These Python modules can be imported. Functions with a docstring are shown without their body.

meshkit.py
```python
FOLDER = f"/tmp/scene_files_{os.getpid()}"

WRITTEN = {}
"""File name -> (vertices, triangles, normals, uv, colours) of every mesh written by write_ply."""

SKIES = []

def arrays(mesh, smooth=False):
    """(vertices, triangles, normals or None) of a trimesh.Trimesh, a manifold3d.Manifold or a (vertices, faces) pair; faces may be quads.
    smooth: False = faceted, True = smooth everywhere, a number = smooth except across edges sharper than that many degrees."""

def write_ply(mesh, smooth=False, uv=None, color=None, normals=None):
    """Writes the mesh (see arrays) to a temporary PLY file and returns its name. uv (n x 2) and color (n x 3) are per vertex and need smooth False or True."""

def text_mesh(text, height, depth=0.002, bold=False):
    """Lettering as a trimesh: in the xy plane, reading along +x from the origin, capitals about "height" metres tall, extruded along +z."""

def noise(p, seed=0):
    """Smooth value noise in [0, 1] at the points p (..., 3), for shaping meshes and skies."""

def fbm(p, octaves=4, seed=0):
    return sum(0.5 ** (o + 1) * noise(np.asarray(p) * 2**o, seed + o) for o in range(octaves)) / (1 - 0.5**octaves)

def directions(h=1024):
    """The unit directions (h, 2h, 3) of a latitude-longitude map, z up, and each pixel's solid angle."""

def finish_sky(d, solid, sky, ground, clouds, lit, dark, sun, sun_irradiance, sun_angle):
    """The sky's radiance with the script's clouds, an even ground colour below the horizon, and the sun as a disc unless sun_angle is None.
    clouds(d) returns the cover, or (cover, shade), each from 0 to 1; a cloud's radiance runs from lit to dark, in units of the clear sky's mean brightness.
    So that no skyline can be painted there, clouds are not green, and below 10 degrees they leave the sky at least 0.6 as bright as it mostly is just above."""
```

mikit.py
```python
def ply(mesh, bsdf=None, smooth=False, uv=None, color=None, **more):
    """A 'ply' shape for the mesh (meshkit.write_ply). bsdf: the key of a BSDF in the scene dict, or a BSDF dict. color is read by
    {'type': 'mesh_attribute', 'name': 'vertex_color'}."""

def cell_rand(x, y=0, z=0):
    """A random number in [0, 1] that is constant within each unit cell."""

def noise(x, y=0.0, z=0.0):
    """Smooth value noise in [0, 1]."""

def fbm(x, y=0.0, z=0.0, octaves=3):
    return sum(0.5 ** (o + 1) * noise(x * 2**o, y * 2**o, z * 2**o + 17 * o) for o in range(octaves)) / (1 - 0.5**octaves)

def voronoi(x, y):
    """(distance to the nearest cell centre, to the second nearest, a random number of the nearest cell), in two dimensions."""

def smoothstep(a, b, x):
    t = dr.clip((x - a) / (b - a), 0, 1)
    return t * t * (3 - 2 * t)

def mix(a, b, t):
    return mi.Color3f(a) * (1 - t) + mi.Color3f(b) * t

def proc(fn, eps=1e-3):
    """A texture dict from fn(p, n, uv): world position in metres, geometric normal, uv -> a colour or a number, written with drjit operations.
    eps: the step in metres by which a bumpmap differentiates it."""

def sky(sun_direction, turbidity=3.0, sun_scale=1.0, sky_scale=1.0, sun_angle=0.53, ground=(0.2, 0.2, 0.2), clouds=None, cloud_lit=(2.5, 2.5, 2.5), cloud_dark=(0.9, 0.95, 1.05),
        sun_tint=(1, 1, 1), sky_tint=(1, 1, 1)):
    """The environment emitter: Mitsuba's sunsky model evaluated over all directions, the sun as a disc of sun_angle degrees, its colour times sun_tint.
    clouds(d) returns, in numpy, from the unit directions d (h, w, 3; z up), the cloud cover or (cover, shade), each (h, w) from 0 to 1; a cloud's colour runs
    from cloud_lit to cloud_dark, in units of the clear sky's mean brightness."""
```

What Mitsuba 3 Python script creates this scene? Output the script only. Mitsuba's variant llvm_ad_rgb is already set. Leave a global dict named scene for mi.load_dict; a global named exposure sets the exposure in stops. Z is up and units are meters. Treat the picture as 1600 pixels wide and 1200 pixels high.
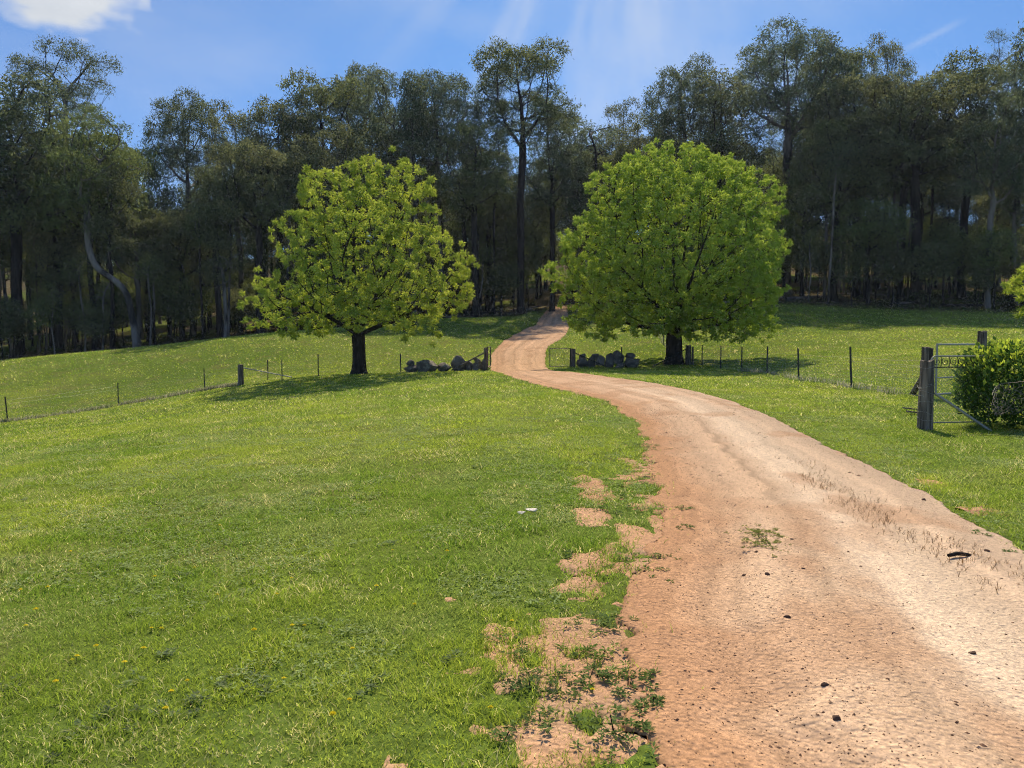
import math, numpy as np, trimesh, drjit as dr, mitsuba as mi, mikit, meshkit
from scipy.interpolate import RBFInterpolator, RegularGridInterpolator, PchipInterpolator
from scipy.spatial import cKDTree
from mikit import noise, fbm, smoothstep, mix

scene, labels = {}, {}
T = mi.ScalarTransform4f
# ------------------------------------------------------------------ camera, sky, exposure
F, EYE, HROW = 1202.0, 1.5, 533.0                       # focal length in pixels of a 1600 wide picture, eye height, row of the horizon
pitch = math.atan((600 - HROW) / F)
scene['camera'] = {'type': 'perspective', 'fov': math.degrees(2 * math.atan(800 / F)), 'fov_axis': 'x', 'near_clip': 0.05, 'far_clip': 3000.0,
                   'to_world': T().look_at(origin=[0, 0, EYE], target=[0, math.cos(pitch), EYE - math.sin(pitch)], up=[0, 0, 1])}
SUN_AZ, SUN_EL = math.radians(8), math.radians(48.5)
sun = [math.sin(SUN_AZ) * math.cos(SUN_EL), math.cos(SUN_AZ) * math.cos(SUN_EL), math.sin(SUN_EL)]


def clouds(d):
    az, el = np.degrees(np.arctan2(d[..., 0], d[..., 1])), np.degrees(np.arcsin(np.clip(d[..., 2], -1, 1)))
    # fair-weather cumulus scattered round the sky
    q = d / np.maximum(d[..., 2:3], 0.08)
    n = meshkit.fbm(np.stack([q[..., 0] * 0.9 + 3.1, q[..., 1] * 0.9 + 7.7, q[..., 2] * 0], -1), 5, 11)
    far = np.clip((np.abs(az) - 45) / 15, 0, 1)
    cum = np.clip((n - 0.62) / 0.12, 0, 1) * far
    det = meshkit.fbm(np.stack([az * 0.28, el * 0.62, az * 0], -1), 5, 5)
    big = np.exp(-(((az + 30.6) / 3.9) ** 2 + ((el - 20.6) / 2.0) ** 2) ** 1.3)
    cum = np.maximum(cum, np.clip((big + 1.9 * (det - .5) - .42) / .42, 0, 1) * (big > .04) * .96)
    # cirrus: long streaks fanning from a point high above the forest
    a2, e2 = az - 9.0, 41 - el
    fan = np.degrees(np.arctan2(a2, e2))
    st = meshkit.fbm(np.stack([fan * 0.12 + 40, el * 0.09, az * 0], -1), 5, 23)
    veil = np.clip((st - 0.38) / 0.4, 0, 1) * np.exp(-(((az - 5.5) / 13) ** 2 + ((el - 24) / 11) ** 2))
    wide = np.clip((meshkit.fbm(np.stack([az * 0.06 + 9 + el * .03, el * 0.16, az * 0], -1), 5, 31) - 0.40) / 0.5, 0, 1)
    trail = np.exp(-(((el - 18.8 - 0.35 * (az - 28.0)) / 0.18) ** 2) - ((az - 28.0) / 1.6) ** 4)
    cir = 0.50 * veil + 0.30 * wide + 0.2 * trail
    return np.clip(cum + cir * (1 - cum), 0, 1), np.clip(cum * (1.15 - 1.2 * det), 0, 1) * 0.8


scene['sky'] = mikit.sky(sun, turbidity=2.6, sun_scale=1.15, clouds=clouds, cloud_lit=(2.9, 3.0, 3.1), cloud_dark=(1.7, 1.9, 2.2), sky_tint=(0.47, 0.70, 1.0))
exposure = 1.95

HAZE = 0.00012

# ------------------------------------------------------------------ helpers
COUNT = {}


def numbered(name):
    COUNT[name] = COUNT.get(name, -1) + 1
    return name if COUNT[name] == 0 else f'{name}_{COUNT[name]:03d}'


def thing(name, label, cat, group=None):
    k = numbered(name)
    labels[k] = {'label': label, 'category': cat}
    if group:
        labels[k]['group'] = group
    return k


def part(root, name, mesh, bsdf, smooth=False, **kw):
    k = numbered(root + '__' + name)
    info = {a: kw.pop(a) for a in ('kind', 'label') if a in kw}
    scene[k] = mikit.ply(mesh, bsdf, smooth, **kw)
    if info:
        labels[k] = info
    return k


def solo(name, mesh, bsdf, label, cat=None, group=None, kind=None, smooth=False, **kw):
    k = numbered(name)
    scene[k] = mikit.ply(mesh, bsdf, smooth, **kw)
    labels[k] = {'label': label}
    if cat: labels[k]['category'] = cat
    if group: labels[k]['group'] = group
    if kind: labels[k]['kind'] = kind
    return k


def join(ms):
    ms = [m if isinstance(m, tuple) else (np.asarray(m.vertices), np.asarray(m.faces)) for m in ms]
    at = np.cumsum([0] + [len(v) for v, _ in ms])
    return np.vstack([v for v, _ in ms]), np.vstack([f + a for (_, f), a in zip(ms, at)])


def norm(v):
    return v / np.maximum(np.linalg.norm(v, axis=-1, keepdims=True), 1e-9)


def rgb(c):
    return {'type': 'rgb', 'value': [float(x) for x in c]}


# ------------------------------------------------------------------ the lie of the land
def at(px, row, d):                                     # a point of the land seen at this pixel, d metres ahead
    return ((px - 800) / F * d, d, EYE - (row - HROW) * d / F)


ctrl = [at(*c) for c in [
    (9, 660, 37.6), (183, 634, 43), (319, 611, 43), (376, 603, 43), (497, 589, 43), (626, 583, 46), (560, 585, 44), (640, 582, 44.5), (705, 580, 44.5), (760, 580, 44),
    (860, 574, 46), (895, 573, 47), (1000, 573, 47), (1053, 569, 48), (1097, 570, 47), (1126, 577, 41), (1159, 580, 37.5), (1199, 584, 35), (1249, 594, 29.6), (1332, 607, 24.4), (1448, 672, 13),
    (0, 565, 62), (200, 549, 64), (400, 526, 66), (560, 514, 72), (740, 498, 84),
    (-150, 588, 60), (-150, 592, 80), (0, 567, 80), (200, 551.5, 82), (400, 528, 82), (560, 512, 90),
    (0, 545, 105), (200, 533, 105), (400, 512, 110), (600, 495, 115), (0, 500, 150), (300, 478, 150), (600, 455, 160),
    (811, 548, 55), (835, 530, 66), (850, 520, 74), (862, 510, 82), (866, 495, 95), (866, 482, 110), (858, 464, 130), (850, 452, 150), (740, 555, 56), (700, 530, 64),
    (1000, 520, 66), (1000, 492, 92), (1225, 473, 86), (1360, 484, 79), (1580, 489, 76), (1800, 494, 72), (1300, 520, 60), (1500, 527, 50), (1700, 533, 44), (1500, 549, 35), (1130, 540, 56),
    (1225, 450, 110), (1400, 452, 105), (1600, 455, 105), (1000, 440, 150), (1300, 420, 150), (1600, 420, 150),
    (0, 430, 220), (270, 425, 220), (600, 395, 220), (900, 385, 220), (1250, 365, 220), (1600, 360, 220), (-400, 440, 220), (2000, 360, 220)]]
ctrl += [(x, y, 0.0) for x in (0.5, 4.5, 10) for y in (2.7, 8, 14, 20)] + [(2, 27, 0), (4.5, 34, 0.02), (9, 29, 0.02), (0.5, 38, -0.05), (-3, 25, -0.25), (-3.5, 34, -0.3), (-8, 33, -0.65)]
ctrl += [(-2.5, 4, -0.03), (-5, 6, -0.16), (-2.5, 12, -0.12), (-8, 12, -0.5), (-14, 22, -1.25), (-9, 22, -0.75), (-20, 30, -1.95), (-20, 10, -1.6), (-30, 25, -2.6), (14, 13, 0), (20, 18, 0.2), (20, 5, 0.1), (30, 25, 0.8)]
ctrl += [(x, y, 0.02 * x) for x in (-30, 0, 30) for y in (-30, -8)]
ctrl = np.array(ctrl)
rbf = RBFInterpolator(ctrl[:, :2] / 50, ctrl[:, 2], kernel='thin_plate_spline', smoothing=2e-4)
gx = np.unique(np.r_[np.linspace(-420, -90, 34), np.linspace(-90, 90, 181), np.linspace(90, 420, 34)])
gy = np.unique(np.r_[np.linspace(-60, 0, 21), np.linspace(0, 120, 161), np.linspace(120, 420, 61)])
GX, GY = np.meshgrid(gx, gy, indexing='ij')
cx, cy = np.clip(GX, -130, 130), np.clip(GY, -30, 235)
base = rbf(np.stack([cx, cy], -1).reshape(-1, 2) / 50).reshape(GX.shape) + 0.06 * np.maximum(GY - 235, 0)
base_at = RegularGridInterpolator((gx, gy), base, bounds_error=False, fill_value=None)
L_pts = [(-12, 0.5), (0, 0.25), (2.7, 0.36), (3.86, 0.55), (4.5, 0.70), (5.2, 0.90), (6.75, 1.27), (9.64, 1.68), (14.2, 2.18), (18.6, 2.3), (22, 1.85), (25.8, 1.07), (31.6, 0.26), (42, -1.0), (47, -1.37), (55, -1.46), (66, -0.4),
         (74, 0.75), (82, 2.4), (95, 3.6), (108, 4.9), (116, 8.0), (124, 15), (136, 32), (150, 52), (190, 100)]
R_pts = [(-12, 3.3), (0, 3.2), (2.7, 3.35), (5.69, 3.79), (8.5, 4.24), (10.8, 4.49), (15.4, 5.13), (20, 5.5), (23, 5.4), (28.2, 4.69), (31.6, 3.95), (36.8, 3.06), (41, 2.4), (46, 2.1), (55, 2.5), (66, 4.3), (74, 5.3), (82, 6.1), (95, 7.0),
         (106, 7.7), (114, 10.6), (122, 17.5), (134, 34.5), (148, 54.5), (190, 104)]
Lx, Rx = PchipInterpolator(*zip(*L_pts)), PchipInterpolator(*zip(*R_pts))


def road_in(x, y):                                      # metres inside the road's edge (negative outside)
    return np.minimum(x - Lx(y), Rx(y) - x)


def H(x, y):
    x, y = np.asarray(x, float), np.asarray(y, float)
    z = base_at(np.stack([x, y], -1))
    p = np.stack([x, y, 0 * x], -1)
    out = np.clip(-road_in(x, np.clip(y, -12, 190)) / 1.5, 0, 1)
    z = z + out * (0.09 * (meshkit.fbm(p * 0.35, 3, 3) - 0.5) + 0.035 * (meshkit.fbm(p * 1.9, 2, 4) - 0.5)) * np.clip(1.3 - y / 60, 0.3, 1)
    bank = np.clip((y - 62) / 10, 0, 1) * np.clip((115 - y) / 15, 0, 1) * np.exp(-((x - Lx(np.clip(y, -12, 190)) + 1.3) / 1.0) ** 2)
    return z + 0.45 * bank


def Hs(x, y):
    return float(H(np.array([x]), np.array([y]))[0])


def spot(px, d):                                        # ground point straight under a pixel column, d metres ahead
    x = (px - 800) / F * d
    return np.array([x, d, Hs(x, d)])


EDGE = np.array([(-120, 74), (-80, 76), (-53, 80), (-41, 81), (-27, 82), (-17.6, 88), (-5, 94), (1.5, 98), (6, 110), (11, 100), (18, 94), (30, 85), (36, 80), (49, 77), (70, 72), (120, 68)], float)


def edge_y(x):
    return np.interp(x, EDGE[:, 0], EDGE[:, 1])


# ------------------------------------------------------------------ materials
def C3(c):
    return mi.Color3f(*[float(x) for x in c])


def grass_col(p, n, uv):
    a, b, c = fbm(p.x * 0.22, p.y * 0.16, 3.0), fbm(p.x * 1.3 + 5, p.y * 0.9, 7.0), noise(p.x * 26, p.y * 26, 2.0)
    col = mix((0.085, 0.130, 0.026), (0.125, 0.165, 0.036), smoothstep(0.35, 0.7, a))
    col = mix(col, (0.120, 0.125, 0.045), smoothstep(0.5, 0.8, b) * 0.6)
    col = col * (0.72 + 0.6 * c)
    xs = EDGE.tolist()
    ye = mi.Float(xs[0][1])
    for (x0, y0), (x1, y1) in zip(xs[:-1], xs[1:]):
        ye = dr.select(p.x > x0, y0 + (y1 - y0) * dr.clip((p.x - x0) / (x1 - x0), 0, 1), ye)
    w = smoothstep(-2.0, 2.5, p.y - ye + 5 * (fbm(p.x * 0.3, p.y * 0.3, 1.0) - 0.5))
    litter = mix((0.075, 0.060, 0.036), (0.13, 0.115, 0.065), fbm(p.x * 0.8, p.y * 0.8, 9.0))
    litter = mix(litter, (0.09, 0.115, 0.03), smoothstep(0.45, 0.62, fbm(p.x * 0.12, p.y * 0.12, 4.0)))
    return mix(col, litter * (0.6 + 0.8 * noise(p.x * 9, p.y * 9, 1.0)), w)


def dirt_col(p, n, uv):                                 # uv: 0..1 across the road, metres along it
    t, s = uv.x, uv.y
    wob = 0.05 * (fbm(s * 0.25, t * 2.0, 5.0) - 0.5) + 0.04 * (fbm(s * 1.3, t * 5.0, 6.0) - 0.5)
    tt = t + wob
    orange, pale, tan = (0.42, 0.252, 0.143), (0.54, 0.435, 0.315), (0.46, 0.355, 0.25)
    col = mix(orange, (0.48, 0.35, 0.235), smoothstep(0.06, 0.34, tt))
    near = smoothstep(40.0, 24.0, p.y)
    col = mix(col, pale, near * smoothstep(0.38, 0.60, tt) * (1 - smoothstep(0.66, 0.95, tt)))
    col = mix(col, tan, near * smoothstep(0.70, 0.86, tt))
    streak = fbm(tt * 26, s * 0.10, 2.0)
    col = mix(col, (0.50, 0.33, 0.205), 0.7 * smoothstep(14.0, 34.0, p.y))
    col = col * (0.80 + 0.40 * streak)
    for c0, w0, k0 in ((0.115, 0.016, -0.16), (0.20, 0.030, -0.10), (0.30, 0.05, 0.10), (0.43, 0.02, -0.12), (0.56, 0.05, 0.08), (0.70, 0.02, -0.08), (0.80, 0.03, 0.06)):
        col = col * (1 + k0 * (0.4 + 1.2 * fbm(s * 0.6, c0 * 50, 3.0)) * dr.exp(-dr.square((tt - c0) / w0)))
    blotch = fbm(p.x * 1.6, p.y * 1.1, 8.0)
    col = mix(col, (0.36, 0.215, 0.125), 0.5 * smoothstep(0.52, 0.75, blotch))
    fine = noise(p.x * 70, p.y * 70, 1.0) * 0.5 + noise(p.x * 170, p.y * 170, 4.0) * 0.5
    return col * (0.66 + 0.68 * fine)


def dirt_bump(p, n, uv):
    return 0.006 * fbm(p.x * 14, p.y * 14, 2.0) + 0.008 * noise(p.x * 60, p.y * 60, 3.0) + 0.02 * fbm(uv.x * 22, uv.y * 0.25, 6.0)


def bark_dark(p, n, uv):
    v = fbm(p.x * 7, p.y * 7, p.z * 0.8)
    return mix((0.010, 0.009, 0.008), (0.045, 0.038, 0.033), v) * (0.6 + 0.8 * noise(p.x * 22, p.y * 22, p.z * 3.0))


def bark_pale(p, n, uv):
    v = fbm(p.x * 1.6, p.y * 1.6, p.z * 0.5)
    return mix((0.035, 0.032, 0.028), (0.20, 0.18, 0.155), smoothstep(0.3, 0.65, v)) * (0.85 + 0.3 * noise(p.x * 12, p.y * 12, p.z * 3.0))


def wood_col(p, n, uv):
    v = fbm(p.x * 30, p.y * 30, p.z * 1.5)
    return mix((0.040, 0.033, 0.027), (0.25, 0.21, 0.165), smoothstep(0.25, 0.75, v)) * (0.75 + 0.5 * noise(p.x * 5, p.y * 5, p.z * 3))


def stone_col(p, n, uv):
    v = fbm(p.x * 3.5, p.y * 3.5, p.z * 3.5)
    col = mix((0.05, 0.047, 0.043), (0.20, 0.18, 0.155), v)
    lich = smoothstep(0.58, 0.68, fbm(p.x * 6 + 3, p.y * 6, p.z * 6))
    return mix(col, (0.26, 0.25, 0.19), lich * 0.6) * (0.8 + 0.4 * noise(p.x * 30, p.y * 30, p.z * 30))


def soft(col, rough=0.9, spec=0.2):
    return {'type': 'twosided', 'b': {'type': 'principled', 'base_color': col, 'roughness': rough, 'specular': spec}}


def leaf(diff=0.9, rough=0.5, spec=1.4):
    return {'type': 'principledthin', 'base_color': {'type': 'mesh_attribute', 'name': 'vertex_color'}, 'roughness': rough, 'diff_trans': diff, 'eta': spec}


vcol = {'type': 'mesh_attribute', 'name': 'vertex_color'}
scene['grass_soil_mat'] = {'type': 'twosided', 'b': {'type': 'diffuse', 'reflectance': mikit.proc(grass_col)}}
scene['dirt_mat'] = {'type': 'bumpmap', 'arbitrary': mikit.proc(dirt_bump, 4e-3), 'scale': 1.0, 'b': {'type': 'diffuse', 'reflectance': mikit.proc(dirt_col)}}
scene['blade_mat'] = leaf(0.95, 0.32, 1.45)
scene['ash_leaf_mat'] = leaf(0.72, 0.42, 1.4)
scene['gum_leaf_mat'] = leaf(0.9, 0.55, 1.3)
scene['gloss_leaf_mat'] = leaf(0.75, 0.16, 1.55)
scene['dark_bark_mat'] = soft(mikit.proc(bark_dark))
scene['pale_bark_mat'] = soft(mikit.proc(bark_pale), 0.75)
scene['old_wood_mat'] = soft(mikit.proc(wood_col))
scene['stone_mat'] = soft(mikit.proc(stone_col), 0.85)
scene['dark_steel_mat'] = soft(rgb((0.018, 0.022, 0.020)), 0.5, 0.5)
scene['wire_mat'] = {'type': 'twosided', 'b': {'type': 'principled', 'base_color': rgb((0.36, 0.36, 0.34)), 'metallic': 0.5, 'roughness': 0.45}}
scene['pipe_mat'] = {'type': 'twosided', 'b': {'type': 'principled', 'base_color': rgb((0.34, 0.34, 0.28)), 'metallic': 0.25, 'roughness': 0.45}}
scene['tint_mat'] = soft(vcol, 0.9)


# ------------------------------------------------------------------ ground and road
def ground_mesh():
    def grow(a, first, rate, end):
        out, s = [a], first
        while out[-1] < end:
            out.append(out[-1] + s)
            s *= rate
        return out
    xr = np.array(grow(6.0, 0.16, 1.045, 400)); xl = np.array(grow(2.5, 0.16, 1.045, 400))
    xs = np.unique(np.r_[-xl, np.arange(-2.4, 6.0, 0.10), xr])
    ys = np.unique(np.r_[np.linspace(-55, 0.5, 28), np.array(grow(0.6, 0.11, 1.0115, 400))])
    X, Y = np.meshgrid(xs, ys, indexing='ij')
    Z = H(X.ravel(), Y.ravel()).reshape(X.shape)
    inside = np.minimum(X - Lrag(np.clip(Y, -9.9, 139)), Rrag(np.clip(Y, -9.9, 139)) - X)
    Z -= np.clip((inside - .07) / 0.12, 0, 1) * np.clip((138 - Y) / 4, 0, 1) * np.clip(0.10 + Y * 0.002, 0, 0.3)
    nr = (Y > 1.9) & (Y < 13.6) & (X > -1.4) & (X < 8)
    Z[nr] -= .035 * np.clip(bare_field(X[nr], Y[nr]) / .15, 0, 1)
    i, j = np.meshgrid(np.arange(len(xs) - 1), np.arange(len(ys) - 1), indexing='ij')
    a = (i * len(ys) + j).ravel()
    f = np.stack([a, a + len(ys), a + len(ys) + 1, a + 1], 1)
    v = np.stack([X.ravel(), Y.ravel(), Z.ravel()], 1)
    return (v, f), v[:, :2] * 1.0


def road_z(t, x, y):
    p = np.stack([x, y, 0 * x], -1)
    w = 0.05 * (meshkit.fbm(np.stack([y * 0.25, t * 2, 0 * y], -1), 3, 9) - 0.5)
    q = t + w
    rut = -0.030 * np.exp(-((q - 0.20) / 0.07) ** 2) - 0.022 * np.exp(-((q - 0.62) / 0.09) ** 2) + 0.02 * np.exp(-((q - 0.4) / 0.09) ** 2) + 0.02 * np.exp(-((q - 0.85) / 0.05) ** 2)
    step = 0.018 / (1 + np.exp(-(q - 0.245) * 90))
    rough = 0.012 * (meshkit.fbm(p * 2.2, 4, 12) - 0.5) + 0.012 * (meshkit.fbm(p * np.array([9, 9, 1]), 3, 13) - 0.5)
    ridges = 0.05 * (meshkit.fbm(np.stack([t * 14, y * 0.12, 0 * y], -1), 3, 14) - 0.5) * np.clip((y - 25) / 20, 0, 1) + 0.022 * (meshkit.fbm(np.stack([q * 20, y * 0.16, 0 * y], -1), 3, 15) - 0.5)
    edge = np.minimum(t, 1 - t)
    return H(x, y) + 0.012 + rut + step + rough + ridges - 0.09 * np.exp(-(edge / 0.012) ** 2)


def road_mesh():
    ys = [-10.0]
    while ys[-1] < 140:
        ys.append(ys[-1] + max(0.045, 0.011 * abs(ys[-1])))
    ys = np.array(ys)
    t = np.linspace(0, 1, 90)
    Yg, Tg = np.meshgrid(ys, t, indexing='ij')
    def ragged(s):
        q = np.stack([ys * 1.1, 0 * ys, 0 * ys + s], -1)
        return 0.34 * (meshkit.fbm(q, 3, s) - 0.5) + 0.30 * (meshkit.fbm(q * 4, 4, s + 1) - 0.5)
    l, r = Lx(ys) + ragged(3) * .8, Rx(ys) + ragged(8) * .5
    X = l[:, None] * (1 - Tg) + r[:, None] * Tg
    Z = road_z(Tg.ravel(), X.ravel(), Yg.ravel())
    n, m = Tg.shape
    i, j = np.meshgrid(np.arange(n - 1), np.arange(m - 1), indexing='ij')
    a = (i * m + j).ravel()
    f = np.stack([a, a + 1, a + m + 1, a + m], 1)
    return (np.stack([X.ravel(), Yg.ravel(), Z], 1), f), np.stack([Tg.ravel(), Yg.ravel()], 1), PchipInterpolator(ys, l), PchipInterpolator(ys, r)


rm, ruv, Lrag, Rrag = road_mesh()
k = numbered('dirt_road'); scene[k] = mikit.ply(rm, 'dirt_mat', True, uv=ruv)
labels[k] = {'label': 'winding orange dirt road with pale worn wheel tracks', 'kind': 'structure'}

# bare earth showing through the verge: ragged thin sheets draped on the lawn
PATCHES = [(932, 768, .5, 1.5), (928, 812, .42, 1.0), (906, 880, .62, .5), (985, 722, .3, .5), (975, 830, .25, .5), (897, 1000, .42, .5), (888, 1075, .40, .5), (852, 1170, .5, .36), (880, 1110, .35, .3), (950, 1020, .45, .6), (965, 1095, .5, .45), (935, 1180, .5, .35),
           (1010, 850, .5, 1.0), (1465, 755, .35, .4), (1540, 800, .5, .4), (1570, 845, .5, .3), (700, 940, .1, .1)]
PW = []
for px, row, wx, wy in PATCHES:
    d = F * EYE / (row - HROW)
    PW.append(((px - 800) / F * d, d, wx * .42, wy * .6))


def bare_field(x, y):
    """> 0 where the earth shows: the worn patches and the ragged left verge of the road"""
    p = np.stack([x, y, 0 * x], -1)
    f = np.full(x.shape, -1.0)
    for x0, y0, wx, wy in PW:
        f = np.maximum(f, 1 - ((x - x0) / wx) ** 2 - ((y - y0) / wy) ** 2)
    e = np.clip(Lrag(np.clip(y, -9, 100)) - x, -1, 9)
    w = np.clip(1 - e / 1.25, 0, 1) * np.clip((13 - y) / 4, 0, 1) * (e > -.3)
    f = np.maximum(f, (w - .72) * 1.1)
    n = meshkit.fbm(p * 2.6, 3, 61) * .42 + meshkit.fbm(p * 10, 4, 62) * .58
    return np.maximum(f, -1.1) + 3.4 * (n - .5) - .38


def bare_mesh(x0, x1, y0, y1, c):
    xs, ys = np.arange(x0, x1, c), np.arange(y0, y1, c)
    X, Y = np.meshgrid(xs, ys, indexing='ij')
    fld = bare_field(X, Y)
    ins = road_in(X, Y) if False else np.minimum(X - Lrag(Y), Rrag(Y) - X)
    P3 = np.stack([X, Y, 0 * X], -1)
    Z = H(X.ravel(), Y.ravel()).reshape(X.shape) + .003 + .016 * (meshkit.fbm(P3 * 12, 3, 3) - .40) * np.clip(fld / .3, 0, 1) - .02 * np.clip(-fld / .12, 0, 1) - .15 * np.clip((ins - .07) / .05, 0, 1)
    i, j = np.meshgrid(np.arange(len(xs) - 1), np.arange(len(ys) - 1), indexing='ij')
    a = (i * len(ys) + j).ravel()
    q = np.stack([a, a + len(ys), a + len(ys) + 1, a + 1], 1)
    keep = (np.where(ins > .12, -1, fld).ravel()[q] > -.12).any(1)
    q = q[keep]
    u, q2 = np.unique(q, return_inverse=True)
    v = np.stack([X.ravel(), Y.ravel(), Z.ravel()], 1)[u]
    return (v, q2.reshape(-1, 4)), np.c_[.10 + .10 * meshkit.noise(v * [3, 3, 0], 4), v[:, 1]]


g, guv = ground_mesh()
k = numbered('grassy_ground'); scene[k] = mikit.ply(g, 'grass_soil_mat', True, uv=guv)
labels[k] = {'label': 'green grassed paddock rising to leaf-littered forest floor', 'kind': 'structure'}


for box, lab in [((-1.2, 2.1, 2.0, 13.0, .03), 'ragged bare reddish earth along the left verge of the road'), ((4.0, 7.5, 5.0, 13.5, .05), 'worn bare patches in the grass right of the road')]:
    m_, u_ = bare_mesh(*box)
    if len(m_[1]):
        k = numbered('bare_earth'); scene[k] = mikit.ply(m_, 'dirt_mat', True, uv=u_)
        labels[k] = {'label': lab, 'kind': 'structure'}


# ------------------------------------------------------------------ plant kit
def tubes(P, par, R, sides):
    """Tapered tubes for a branching skeleton; par[i] is the parent node."""
    i = np.nonzero(par >= 0)[0]
    p = par[i]
    D = np.zeros_like(P)
    D[i] = norm(P[i] - P[p])
    first = {}
    for a, b in zip(i, p):
        if b not in first or R[a] > R[first[b]]:
            first[b] = a
    root = np.nonzero(par < 0)[0]
    for r_ in root:
        if r_ in first: D[r_] = D[first[r_]]
    main = np.zeros(len(P), bool)
    for b, a in first.items(): main[a] = True
    d0 = np.where(main[i][:, None], norm(D[p] + D[i]), D[i])
    kids = np.array([first.get(a, a) for a in i])
    d1 = norm(D[i] + D[kids])
    r0 = np.where(main[i], R[p], np.minimum(R[p], R[i] * 1.15))
    def ring(c, d, r):
        ref = np.where(np.abs(d[:, :1]) < 0.85, [[1.0, 0, 0]], [[0, 1.0, 0]])
        u = norm(np.cross(d, ref)); w = np.cross(d, u)
        ang = np.arange(sides) * 2 * np.pi / sides
        return c[:, None] + r[:, None, None] * (np.cos(ang)[None, :, None] * u[:, None] + np.sin(ang)[None, :, None] * w[:, None])
    # same reference axis at both rings: choose it by the end's direction
    A, B = ring(P[p], d0, r0), ring(P[i], d1, R[i])
    flip = (np.abs(d0[:, 0]) < 0.85) != (np.abs(d1[:, 0]) < 0.85)
    if flip.any(): A[flip] = ring(P[p][flip], d1[flip], r0[flip])
    n = len(i)
    v = np.concatenate([A, B], 1).reshape(-1, 3)
    b = np.arange(n)[:, None] * 2 * sides
    k0 = np.arange(sides)[None]; k1 = (k0 + 1) % sides
    f = np.stack([b + k0, b + k1, b + sides + k1, b + sides + k0], -1).reshape(-1, 4)
    f = np.vstack([f[:, [0, 1, 2]], f[:, [0, 2, 3]]])
    return v, f


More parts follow.
